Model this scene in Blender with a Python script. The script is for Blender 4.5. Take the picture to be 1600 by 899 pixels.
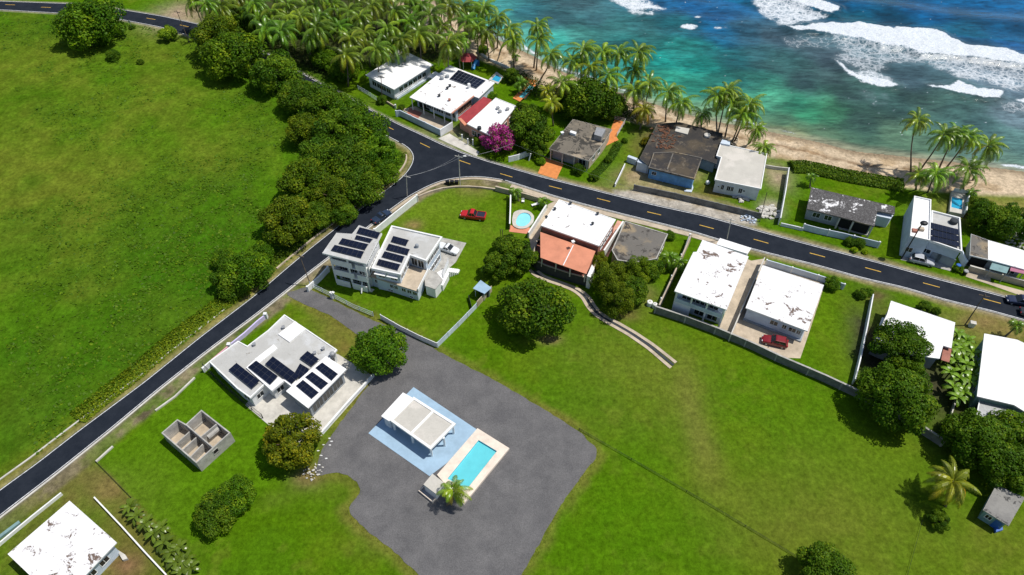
import bpy, math, random
import numpy as np
from mathutils import Vector, Matrix, noise as mnoise
for o in list(bpy.data.objects): bpy.data.objects.remove(o)
S = bpy.context.scene
COL = S.collection
R = math.radians
rng = np.random.default_rng(7)
random.seed(7)

# ------------------------------------------------------------------ camera, sky, sun, exposure
FPX, PITCH, CAMH = 1130.0, R(48), 104.0
cam_d = bpy.data.cameras.new('camera'); cam = bpy.data.objects.new('camera', cam_d); COL.objects.link(cam)
cam.location = (0, 0, CAMH); cam.rotation_euler = (R(90) - PITCH, 0, 0)
cam_d.sensor_width = 36; cam_d.lens = 36 * FPX / 1600; cam_d.clip_end = 3000; cam_d.clip_start = 1
S.camera = cam
SUN_AZ, SUN_EL = R(86), R(64)          # azimuth clockwise from +Y
w = bpy.data.worlds.new('World'); S.world = w; w.use_nodes = True
nt = w.node_tree; bg = nt.nodes['Background']
sky = nt.nodes.new('ShaderNodeTexSky'); sky.sky_type = 'NISHITA'; sky.sun_disc = False
sky.sun_elevation = SUN_EL; sky.sun_rotation = SUN_AZ
nt.links.new(sky.outputs[0], bg.inputs[0]); bg.inputs[1].default_value = 0.092
sl = bpy.data.lights.new('sun', 'SUN'); sl.energy = 4.2; sl.angle = R(0.5); sl.color = (1, .95, .87)
so = bpy.data.objects.new('sun', sl); COL.objects.link(so); so.location = (60, 60, 150)
sd = Vector((math.sin(SUN_AZ) * math.cos(SUN_EL), math.cos(SUN_AZ) * math.cos(SUN_EL), math.sin(SUN_EL)))
so.rotation_euler = (-sd).to_track_quat('-Z', 'Y').to_euler()
S.view_settings.view_transform = 'Standard'; S.view_settings.look = 'None'
S.view_settings.gamma = 1; S.view_settings.use_curve_mapping = False; S.view_settings.exposure = 0.1

# ------------------------------------------------------------------ surveying helpers: photo pixel -> place on a level plane
_s, _c = math.sin(PITCH), math.cos(PITCH)
def P(px, py, z=0.0):
    u, v = px - 800, py - 449.5
    t = (CAMH - z) / (FPX * _s + v * _c)
    return np.array([u * t, (FPX * _c - v * _s) * t, z])
def mpp(px, py):                       # metres per photo pixel on the ground there
    return CAMH / (FPX * _s + (py - 449.5) * _c)
FR = dict(F=(0, 0, 1), a=(480, 300, 4.996), b=(310, 480, 4.497), c=(560, 60, 4.497), d=(780, 170, 5.995), e=(980, 170, 5.288),
          g=(780, 270, 4.493), h=(1020, 360, 4.493), k=(1400, 280, 5.62), p=(500, 550, 3.33), u=(240, 630, 7.49), m=(1340, 450, 3.908),
          l=(1500, 340, 6.92), j=(1180, 220, 4.996), t=(1400, 700, 5.995), s=(680, 310, 5.289), w=(820, 420, 4.996), z=(460, 400, 4.494),
          q=(580, 230, 5.714), x=(1480, 430, 8.175), r4=(1200, 0, 3.995), r3=(800, 0, 3.995), r5=(0, 675, 4.0), r1=(0, 450, 3.995), r8=(1200, 225, 3.995),
          r7=(800, 225, 3.995), r6=(400, 225, 3.995), bm=(1080, 120, 6.42), n=(0, 0, 3.995), v=(440, 640, 7.49))
def px(fr, pt):
    x0, y0, s = FR[fr]; return (x0 + pt[0] / s, y0 + pt[1] / s)
def W(fr, pts, z=0.0):
    return [P(*px(fr, q), z)[:2] for q in pts]
def W1(fr, x, y, z=0.0): return P(*px(fr, (x, y)), z)

# ------------------------------------------------------------------ object helpers
LOC = {}
def tag(o, label, cat, group=None):
    o['label'] = label; o['category'] = cat
    if group: o['group'] = group
    return o
def thing(name, label, cat, loc, group=None):
    o = bpy.data.objects.new(name, None); COL.objects.link(o); o.empty_display_size = .5
    o.location = loc; LOC[o] = np.array(loc, float)
    return tag(o, label, cat, group)
def root_loc(o):
    while o is not None and o not in LOC: o = o.parent
    return LOC[o] if o is not None else np.zeros(3)
class MB:
    def __init__(s): s.v = []; s.f = []; s.m = []
    def add(s, vs, fs, mi=0):
        b = len(s.v); s.v += [tuple(map(float, q)) for q in vs]
        for f in fs: s.f.append(tuple(b + i for i in f)); s.m.append(mi)
        return s
    def prism(s, poly, z0, z1, mi=0, mtop=None, bottom=True):
        n = len(poly)
        zz0 = z0 if hasattr(z0, '__len__') else [z0] * n
        zz1 = z1 if hasattr(z1, '__len__') else [z1] * n
        vs = [(q[0], q[1], zz0[i]) for i, q in enumerate(poly)] + [(q[0], q[1], zz1[i]) for i, q in enumerate(poly)]
        s.add(vs, [(i, (i + 1) % n, n + (i + 1) % n, n + i) for i in range(n)], mi)
        b = len(s.v) - 2 * n
        s.f.append(tuple(b + n + i for i in range(n))); s.m.append(mi if mtop is None else mtop)
        if bottom: s.f.append(tuple(b + n - 1 - i for i in range(n))); s.m.append(mi)
        return s
    def box(s, c, ax, ay, sx, sy, z0, z1, mi=0):      # box with ground axes ax, ay (unit 2-vectors), half sizes
        c = np.array(c[:2]); ax = np.array(ax); ay = np.array(ay)
        p = [c - ax * sx - ay * sy, c + ax * sx - ay * sy, c + ax * sx + ay * sy, c - ax * sx + ay * sy]
        if ax[0] * ay[1] - ax[1] * ay[0] < 0: p = p[::-1]
        return s.prism(p, z0, z1, mi)
    def tube(s, pts, r, n=6, mi=0, caps=True):
        pts = [np.array(q, float) for q in pts]; b = len(s.v)
        rr = r if hasattr(r, '__len__') else [r] * len(pts)
        for i, q in enumerate(pts):
            d = pts[min(i + 1, len(pts) - 1)] - pts[max(i - 1, 0)]; d /= np.linalg.norm(d) + 1e-9
            u = np.cross(d, (0, 0, 1) if abs(d[2]) < .9 else (1, 0, 0)); u /= np.linalg.norm(u); v = np.cross(d, u)
            for k in range(n):
                a = 2 * math.pi * k / n; s.v.append(tuple(q + rr[i] * (math.cos(a) * u + math.sin(a) * v)))
        for i in range(len(pts) - 1):
            for k in range(n):
                s.f.append((b + i * n + k, b + i * n + (k + 1) % n, b + (i + 1) * n + (k + 1) % n, b + (i + 1) * n + k)); s.m.append(mi)
        if caps:
            s.f.append(tuple(b + k for k in range(n))[::-1]); s.m.append(mi)
            e = b + (len(pts) - 1) * n; s.f.append(tuple(e + k for k in range(n))); s.m.append(mi)
        return s
    def disc(s, c, r, z, n=24, mi=0):
        s.add([(c[0] + r * math.cos(6.28318 * k / n), c[1] + r * math.sin(6.28318 * k / n), z) for k in range(n)], [tuple(range(n))], mi); return s
    def blob(s, c, rx, ry, rz, n=10, m=6, mi=0, jit=0.0):
        b = len(s.v); c = np.array(c, float)
        s.v.append(tuple(c + (0, 0, rz)))
        for i in range(1, m):
            th = math.pi * i / m
            for k in range(n):
                ph = 2 * math.pi * k / n; q = 1 + jit * (random.random() - .5)
                s.v.append(tuple(c + np.array((rx * math.sin(th) * math.cos(ph), ry * math.sin(th) * math.sin(ph), rz * math.cos(th))) * q))
        s.v.append(tuple(c - (0, 0, rz))); e = len(s.v) - 1
        for k in range(n):
            s.f.append((b, b + 1 + k, b + 1 + (k + 1) % n)); s.m.append(mi)
            for i in range(m - 2):
                a = b + 1 + i * n
                s.f.append((a + k, a + n + k, a + n + (k + 1) % n, a + (k + 1) % n)); s.m.append(mi)
            a = b + 1 + (m - 2) * n; s.f.append((a + k, e, a + (k + 1) % n)); s.m.append(mi)
        return s
def obj(name, mb, mats, parent=None, loc=None, smooth=False, kind=None):
    if parent is not None: base = root_loc(parent)
    else: base = np.array(loc if loc is not None else (0, 0, 0), float)
    me = bpy.data.meshes.new(name)
    me.from_pydata((np.array(mb.v) - base).tolist(), [], mb.f)
    if not isinstance(mats, (list, tuple)): mats = [mats]
    for m_ in mats: me.materials.append(m_)
    if len(mats) > 1: me.polygons.foreach_set('material_index', mb.m)
    if smooth: me.polygons.foreach_set('use_smooth', [True] * len(me.polygons))
    me.validate()
    o = bpy.data.objects.new(name, me); COL.objects.link(o)
    if parent is not None: o.parent = parent
    else: o.location = base; LOC[o] = base
    if kind: o['kind'] = kind
    return o
def area2(p): return sum(p[i][0] * p[(i + 1) % len(p)][1] - p[(i + 1) % len(p)][0] * p[i][1] for i in range(len(p))) / 2
def ccw(p): return p if area2(p) > 0 else p[::-1]
def inset(p, d):
    n = len(p); out = []; dd = d if hasattr(d, '__len__') else [d] * n
    L = []
    for i in range(n):
        a, b = np.array(p[i]), np.array(p[(i + 1) % n]); t = (b - a) / np.linalg.norm(b - a)
        L.append((a + np.array((-t[1], t[0])) * dd[i], t))
    for i in range(n):
        (a, t), (b, u) = L[i - 1], L[i]; cr = t[0] * u[1] - t[1] * u[0]
        if abs(cr) < 1e-4: out.append(b); continue
        q = b - a; out.append(a + t * ((q[0] * u[1] - q[1] * u[0]) / cr))
    return out
def cen(p): return np.mean(np.array([q[:2] for q in p]), axis=0)

# ------------------------------------------------------------------ materials
class N:
    def __init__(s, name):
        s.m = bpy.data.materials.new(name); s.m.use_nodes = True; s.t = s.m.node_tree; s.b = s.t.nodes['Principled BSDF']
    def n(s, k, **kw):
        x = s.t.nodes.new(k)
        for a, v in kw.items(): setattr(x, a, v)
        return x
    def l(s, a, b): s.t.links.new(a, b)
    def pos(s): return s.n('ShaderNodeNewGeometry').outputs['Position']
    def noise(s, sc, det=4, rough=.6, vec=None, dist=0):
        x = s.n('ShaderNodeTexNoise'); x.inputs['Scale'].default_value = sc; x.inputs['Detail'].default_value = det
        x.inputs['Roughness'].default_value = rough; x.inputs['Distortion'].default_value = dist
        s.l(vec if vec is not None else s.pos(), x.inputs['Vector']); return x.outputs['Fac']
    def ramp(s, f, stops, interp='LINEAR'):
        x = s.n('ShaderNodeValToRGB'); r = x.color_ramp; r.interpolation = interp
        while len(r.elements) < len(stops): r.elements.new(.5)
        for e, (p, c) in zip(r.elements, stops): e.position = p; e.color = (tuple(c) + (1,)) if hasattr(c, '__len__') else (c, c, c, 1)
        s.l(f, x.inputs[0]); return x.outputs[0]
    def mix(s, f, a, b, mode='MIX'):
        x = s.n('ShaderNodeMix', data_type='RGBA', blend_type=mode)
        for v, i in ((f, 0), (a, 6), (b, 7)):
            if hasattr(v, 'links'): s.l(v, x.inputs[i])
            elif i == 0: x.inputs[0].default_value = v
            else: x.inputs[i].default_value = tuple(v) + (1,)
        return x.outputs[2]
    def math(s, op, a, b=0.0):
        x = s.n('ShaderNodeMath', operation=op)
        for v, i in ((a, 0), (b, 1)):
            if hasattr(v, 'links'): s.l(v, x.inputs[i])
            else: x.inputs[i].default_value = v
        return x.outputs[0]
    def attr(s, nm): return s.n('ShaderNodeAttribute', attribute_name=nm)
    def bump(s, h, st, d=.1):
        x = s.n('ShaderNodeBump'); x.inputs['Strength'].default_value = st; x.inputs['Distance'].default_value = d
        s.l(h, x.inputs['Height']); s.l(x.outputs[0], s.b.inputs['Normal'])
    def fin(s, col, rough=.8, spec=.3, metal=0):
        if hasattr(col, 'links'): s.l(col, s.b.inputs['Base Color'])
        else: s.b.inputs['Base Color'].default_value = tuple(col) + (1,)
        s.b.inputs['Roughness'].default_value = rough; s.b.inputs['Specular IOR Level'].default_value = spec; s.b.inputs['Metallic'].default_value = metal
        return s.m
def sc(c, k): return tuple(min(1, x * k) for x in c)
def plain(name, col, rough=.7, spec=.3, var=.25, scale=1.2, bump=.0, metal=0):
    n = N(name); f = n.noise(scale, 5, .65)
    cl = n.ramp(f, [(.3, sc(col, 1 - var)), (.7, sc(col, 1 + var * .35))])
    if bump: n.bump(n.noise(scale * 8, 4), bump, .05)
    return n.fin(cl, rough, spec, metal)
def roofm(name, col, stain, amt=.6, scale=.35, warm=None):          # weathered flat roof: broad tone, patches, streaks
    n = N(name); f1 = n.noise(.5, 4, .6); f2 = n.noise(scale, 8, .72, dist=.6); f3 = n.noise(4, 4, .7)
    base = n.mix(n.ramp(f1, [(.35, 0), (.7, 1)]), sc(col, .9), col)
    if warm: base = n.mix(n.ramp(n.noise(.22, 5, .6), [(.5, 0), (.62, 1)]), base, warm)
    base = n.mix(n.ramp(f3, [(.45, 0), (.8, .25)]), base, stain)
    m = n.ramp(n.math('ADD', f2, n.math('MULTIPLY', n.math('SUBTRACT', n.noise(2.2, 5, .75), .5), .22)), [(amt, 0), (amt + .04, 1)])
    n.bump(f3, .15, .03)
    return n.fin(n.mix(m, base, stain), .75, .25)
MT = {}
MT['white'] = plain('white_paint', (.78, .79, .78), .6, .3, .12, .9)
MT['whitewall'] = plain('white_wall_paint', (.72, .74, .76), .7, .3, .22, .6)
MT['bluewhite'] = plain('pale_blue_wall_paint', (.55, .63, .72), .7, .3, .2, .6)
MT['lav'] = plain('lavender_paint', (.58, .52, .78), .7, .3, .15, .8)
MT['pink'] = plain('pink_paint', (.72, .38, .45), .7, .3, .15, .8)
MT['conc'] = plain('concrete', (.42, .41, .38), .85, .2, .4, .8, .2)
MT['concl'] = plain('light_concrete', (.56, .54, .49), .85, .2, .3, .5, .15)
MT['concd'] = plain('dark_weathered_concrete', (.2, .2, .19), .9, .2, .5, .7, .2)
MT['tan'] = plain('tan_concrete', (.5, .42, .32), .85, .2, .35, .5, .15)
MT['greywall'] = plain('grey_wall_paint', (.3, .33, .36), .8, .25, .3, .7)
MT['terra'] = plain('terracotta_sheet', (.62, .25, .15), .7, .3, .2, .5)
MT['brick'] = plain('brick_red_paint', (.36, .15, .11), .75, .25, .3, .8)
MT['salmon'] = plain('salmon_paint', (.62, .33, .24), .75, .25, .25, .8)
MT['orange'] = plain('orange_tiles', (.66, .24, .07), .7, .3, .25, 1.2)
MT['redroof'] = plain('red_sheet_roof', (.34, .045, .05), .6, .3, .25, .8)
MT['pinkroof'] = plain('faded_pink_sheet', (.42, .16, .24), .7, .3, .25, 1)
MT['bluewall'] = plain('sky_blue_paint', (.17, .4, .72), .75, .25, .35, .9)
MT['teal'] = plain('grey_teal_paint', (.2, .32, .33), .8, .25, .3, .8)
MT['slab'] = plain('pale_blue_deck_paint', (.31, .45, .58), .6, .35, .2, .4, .08)
MT['coping'] = plain('cream_pool_coping', (.74, .64, .54), .8, .25, .2, .8)
MT['black'] = plain('black_metal', (.012, .013, .016), .5, .4, .2)
MT['dark'] = plain('interior_shade', (.02, .02, .02), .9, .1, .2)  # near-black fill standing for the shade inside openings
MT['darkgrey'] = plain('dark_grey_mesh_panel', (.035, .042, .05), .7, .3, .3)
MT['steel'] = plain('galvanised_steel', (.35, .36, .37), .45, .5, .2, 2, metal=.3)
MT['wood'] = plain('grey_pole_wood', (.14, .11, .085), .85, .2, .4, 2)
MT['trunk'] = plain('palm_bark', (.22, .18, .14), .9, .1, .4, 3, .3)
MT['bark'] = plain('tree_bark', (.09, .065, .045), .9, .1, .4, 3, .3)
MT['glass'] = plain('window_glass', (.02, .025, .03), .08, .6, .3, .5)
MT['rubber'] = plain('tyre_rubber', (.012, .012, .012), .85, .2, .2)
MT['panel'] = plain('solar_cell_glass', (.006, .009, .024), .22, .5, .3, .6)
MT['alu'] = plain('aluminium_frame', (.4, .42, .44), .4, .5, .1, 2, metal=.5)
MT['panelgrid'] = plain('dark_panel_frame', (.05, .055, .065), .4, .5, .1, 2)
MT['cyan'] = plain('pool_basin_cyan', (.1, .55, .66), .5, .3, .1, .6)
MT['bluetarp'] = plain('blue_plastic', (.03, .12, .42), .4, .4, .25, 2)
MT['cloth'] = plain('bright_blue_plastic', (.02, .3, .7), .4, .4, .2, 2)
MT['roofwhite'] = roofm('white_sealed_roof', (.84, .84, .84), (.13, .1, .085), .60, .5)
MT['roofwhite2'] = roofm('white_sealed_roof_stained', (.8, .8, .81), (.14, .1, .08), .575, .42)
MT['roofclean'] = roofm('white_clean_roof', (.86, .86, .86), (.4, .38, .36), .66, .5)
MT['roofgrey'] = roofm('grey_concrete_roof', (.46, .46, .44), (.22, .2, .17), .62, .6, warm=(.52, .53, .53))
MT['rooflight'] = roofm('light_concrete_roof', (.52, .5, .45), (.2, .18, .15), .68, .4, warm=(.58, .55, .5))
MT['roofmould'] = roofm('mould_stained_roof', (.17, .15, .12), (.045, .042, .036), .50, .35, warm=(.34, .28, .2))
MT['roofblack'] = roofm('black_tar_roof', (.034, .032, .032), (.12, .10, .075), .57, .5, warm=(.075, .06, .042))
MT['roofpatch'] = roofm('black_roof_with_white_sealer', (.055, .052, .052), (.72, .72, .73), .545, .33)
MT['roofold'] = roofm('old_cement_roof', (.15, .14, .125), (.055, .05, .045), .53, .45, warm=(.28, .22, .14))
MT['roofhut'] = roofm('weathered_grey_slab_roof', (.2, .195, .185), (.06, .06, .058), .56, .5, warm=(.24, .235, .22))
def waterm(name, col, bs=1.5):
    n = N(name); f = n.noise(bs, 3, .6); n.bump(f, .5, .08)
    return n.fin(n.mix(n.noise(.8, 3), sc(col, .88), sc(col, 1.1)), .06, .5)
MT['poolwater'] = waterm('pool_water', (.12, .54, .6))
MT['poolblue'] = waterm('blue_pool_water', (.03, .33, .55))
MT['poolmilky'] = waterm('milky_pool_water', (.25, .68, .78))
# ------------------------------------------------------------------ numpy fields
def hash_noise(x, y, s, seed):
    r = np.random.default_rng(seed); g = r.random((64, 64))
    u, v = x / s + 31.7, y / s + 17.3
    i, j = np.floor(u).astype(int), np.floor(v).astype(int); a, b = u - i, v - j
    a = a * a * (3 - 2 * a); b = b * b * (3 - 2 * b)
    G = lambda p, q: g[p % 64, q % 64]
    return (G(i, j) * (1 - a) + G(i + 1, j) * a) * (1 - b) + (G(i, j + 1) * (1 - a) + G(i + 1, j + 1) * a) * b
def fbm(x, y, s, seed, o=4):
    t = 0; a = .5; n = 0
    for k in range(o): t = t + a * hash_noise(x * (1 + .13 * k) + y * .17 * k, y * (1 + .13 * k) - x * .17 * k, s / 2 ** k, seed + k); n += a; a *= .55
    return t / n
def sdist(x, y, poly, closed=True):      # distance to a polyline, negative inside when closed
    d = np.full(x.shape, 1e9); ins = np.zeros(x.shape, bool); n = len(poly)
    for i in range(n if closed else n - 1):
        (ax, ay), (bx, by) = poly[i], poly[(i + 1) % n]
        ex, ey = bx - ax, by - ay; L = ex * ex + ey * ey + 1e-9
        t = np.clip(((x - ax) * ex + (y - ay) * ey) / L, 0, 1)
        d = np.minimum(d, np.hypot(x - ax - t * ex, y - ay - t * ey))
        if closed:
            c = ((ay > y) != (by > y)) & (x < ex * (y - ay) / (ey if abs(ey) > 1e-9 else 1e-9) + ax); ins ^= c
    return np.where(ins, -d, d) if closed else d
def sstep(a, b, x): t = np.clip((x - a) / (b - a), 0, 1); return t * t * (3 - 2 * t)
def lin(r, g, b): return np.array([((c / 255 + .055) / 1.055) ** 2.4 if c > 10 else c / 255 / 12.92 for c in (r, g, b)])

def grid(x0, x1, y0, y1, st, ex=()):
    xs = np.concatenate([[x0 - e for e in ex[::-1]], np.arange(x0, x1 + .01, st), [x1 + e for e in ex]])
    ys = np.concatenate([[y0 - e for e in ex[::-1]], np.arange(y0, y1 + .01, st), [y1 + e for e in ex]])
    return np.meshgrid(xs, ys)
def grid_obj(name, X, Y, Z, mat, cols, mask=None):
    ny, nx = X.shape; n = nx * ny
    idx = np.arange(n).reshape(ny, nx)
    q = np.stack([idx[:-1, :-1], idx[:-1, 1:], idx[1:, 1:], idx[1:, :-1]], -1).reshape(-1, 4)
    if mask is not None:
        keep = mask.ravel()[q].any(1); q = q[keep]
        used = np.unique(q); re = np.full(n, -1); re[used] = np.arange(len(used)); q = re[q]
    else: used = np.arange(n)
    me = bpy.data.meshes.new(name); me.vertices.add(len(used)); me.loops.add(q.size); me.polygons.add(len(q))
    me.vertices.foreach_set('co', np.stack([X, Y, Z], -1).reshape(-1, 3)[used].astype(np.float32).ravel())
    me.loops.foreach_set('vertex_index', q.astype(np.int32).ravel())
    me.polygons.foreach_set('loop_start', np.arange(0, q.size, 4, dtype=np.int32)); me.polygons.foreach_set('loop_total', np.full(len(q), 4, np.int32))
    me.polygons.foreach_set('use_smooth', np.ones(len(q), bool))
    for nm, C in cols.items():
        C = np.asarray(C).reshape(n, -1)[used]
        a = me.attributes.new(nm, 'FLOAT_COLOR', 'POINT')
        if C.shape[1] == 1: C = np.repeat(C, 3, 1)
        a.data.foreach_set('color', np.concatenate([C, np.ones((len(C), 1))], 1).astype(np.float32).ravel())
    me.materials.append(mat); me.update(); me.validate()
    o = bpy.data.objects.new(name, me); COL.objects.link(o); o['kind'] = 'structure'
    return o

# ------------------------------------------------------------------ roads (photo survey of both edges)
A_UP = [(-250, -8), (0, 2), (115, 6), (165, 11), (252, 25), (320, 40), (370, 60), (405, 79), (426, 87), (462, 109), (500, 130), (552, 156), (585, 175), (625, 195), (662, 212), (691, 226), (725, 240), (762, 252), (800, 263), (845, 276), (905, 291), (960, 305), (1025, 321), (1100, 337), (1150, 351), (1200, 365), (1275, 385), (1375, 411), (1450, 432), (1537, 455), (1600, 472), (1800, 523)]
A_LO = [(-250, 8), (0, 16), (105, 22), (182, 30), (250, 43), (307, 60), (350, 80), (385, 99), (410, 113), (440, 130), (480, 152), (530, 178), (580, 201), (627, 225), (680, 251), (740, 270), (800, 286), (862, 306), (912, 320), (975, 336), (1036, 351), (1080, 362), (1122, 375), (1187, 393), (1275, 415), (1350, 436), (1412, 450), (1475, 469), (1550, 487), (1600, 501), (1800, 553)]
B_LE = [(627, 225), (637, 231), (644, 239), (646, 248), (642, 259), (634, 271), (620, 284), (600, 299), (575, 317), (525, 356), (487, 386), (450, 417), (415, 447), (400, 460), (312, 527), (225, 597), (120, 675), (57, 724), (0, 765), (-150, 880), (-300, 995)]
B_RI = [(785, 282), (768, 279), (750, 277), (730, 277), (712, 279), (695, 282), (682, 286), (662, 295), (640, 307), (612, 327), (555, 371), (507, 408), (482, 427), (455, 449), (400, 492), (325, 548), (250, 607), (172, 672), (87, 740), (0, 807), (-150, 925), (-300, 1045)]
wx = lambda pts, z=0: [P(a, b, z)[:2] for a, b in pts]
def resample(p, step):
    p = np.array(p); s = np.concatenate([[0], np.cumsum(np.hypot(*np.diff(p, axis=0).T))])
    t = np.linspace(0, s[-1], max(2, int(s[-1] / step)))
    q = np.stack([np.interp(t, s, p[:, 0]), np.interp(t, s, p[:, 1])], 1)
    for _ in range(2): q[1:-1] = (q[:-2] + 2 * q[1:-1] + q[2:]) / 4
    return q
aU, aL, bL, bR = [resample(wx(p), 1.0) for p in (A_UP, A_LO, B_LE, B_RI)]
roadA = list(aL) + list(aU[::-1]); roadB = list(bL) + list(bR[::-1])
# ------------------------------------------------------------------ shore
ZS = -0.9
SHORE = [(560, -90), (640, -30), (700, 15), (745, 42), (775, 60), (800, 72), (830, 85), (870, 108), (930, 132), (1000, 155), (1060, 174), (1100, 186), (1200, 205), (1290, 224), (1330, 236), (1400, 243), (1500, 254), (1600, 268), (1750, 292), (1900, 320)]
VEG = [(540, -60), (640, 25), (690, 62), (730, 84), (770, 100), (800, 116), (850, 140), (900, 160), (960, 180), (1010, 196), (1080, 216), (1150, 232), (1200, 246), (1240, 252), (1330, 276), (1400, 292), (1450, 300), (1500, 302), (1600, 306), (1750, 340), (1900, 370)]
shore = resample(wx(SHORE, ZS), 2.0); veg = resample(wx(VEG), 2.0)
sea_poly = [tuple(q) for q in shore] + [(420, shore[-1][1]), (420, 520), (shore[0][0], 520)]
sand_poly = [tuple(q) for q in veg] + [tuple(q) for q in shore[::-1]]
field_px = [(-300, 8), (0, 16), (105, 22), (182, 30), (250, 43), (307, 60), (350, 80), (385, 99), (440, 130), (530, 178), (627, 225), (644, 239), (646, 248), (634, 271), (600, 299), (525, 356), (415, 447), (312, 527), (225, 597), (120, 675), (0, 765), (-150, 880), (-300, 995)]
X, Y = grid(-168, 168, 34, 216, .42, (4, 12, 30, 70, 150, 320, 640, 1200))
ns = fbm(X, Y, 9, 1, 5); nf = fbm(X, Y, 2.2, 11, 3); nb = fbm(X, Y, 38, 21, 3); nv = fbm(X, Y, .9, 33, 2)
C = np.zeros(X.shape + (3,))
def put(m, c, var=.0):
    global C
    c = np.array(c); m = m[..., None]
    cc = c * (1 + var * (nf[..., None] - .5) * 2) if var else c
    C = C * (1 - m) + cc * m
C[:] = (.064, .142, .003)                                               # mown lawn
put(sstep(.42, .66, ns), (.084, .152, .005))
put(sstep(.5, .72, fbm(X, Y, 14, 71)) * .7, (.062, .145, .004)); put(sstep(.62, .8, nf) * .35, (.05, .115, .004)); put(sstep(.6, .75, fbm(X, Y, 3.1, 75, 3)) * .35, (.135, .165, .018))
# field of long grass left of the roads
fp = wx(field_px); fd = sdist(X, Y, fp); fm = sstep(.4, -.4, fd)
cf = np.array((.060, .138, .005)); cd = np.array((.112, .148, .014)); cdk = np.array((.030, .098, .004))
big = np.zeros(X.shape)
def gauss(pxy, r, asp=1.0):
    c = P(*pxy); return np.exp(-(((X - c[0]) / r) ** 2 + ((Y - c[1]) / (r * asp)) ** 2))
for q, r, s_ in [((60, 90), 22, .7), ((60, 300), 26, .9), ((120, 340), 20, .8), ((330, 255), 14, .7), ((240, 60), 25, .45), ((180, 180), 30, .5), ((10, 230), 20, .6), ((130, 455), 5, .8), ((75, 415), 4, .6), ((380, 200), 10, .5), ((75, 660), 8, .4), ((250, 510), 12, .25)]:
    big = np.maximum(big, s_ * gauss(q, r))
dk = np.zeros(X.shape)
for q, r, s_ in [((300, 380), 26, .8), ((230, 330), 16, .5), ((50, 285), 5, .8), ((40, 370), 14, .6), ((280, 280), 10, .5), ((60, 610), 22, .75), ((150, 560), 26, .8), ((330, 450), 18, .9), ((200, 480), 22, .6), ((60, 50), 12, .45), ((40, 160), 10, .5), ((400, 150), 12, .5)]:
    dk = np.maximum(dk, s_ * gauss(q, r))
n2 = fbm(X, Y, 6, 51, 4)
fdry = np.clip(big * 1.1 + (n2 - .47) * 1.1, 0, 1)[..., None]; fdk = np.clip(dk * .9 + (ns - .52) * 1.3, 0, 1)[..., None]
fc = cf * (1 - fdry) + cd * fdry; fc = fc * (1 - fdk * .8) + cdk * fdk * .8
fc = fc * (.72 + .56 * nf[..., None])
C = C * (1 - fm[..., None]) + fc * fm[..., None]
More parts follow.
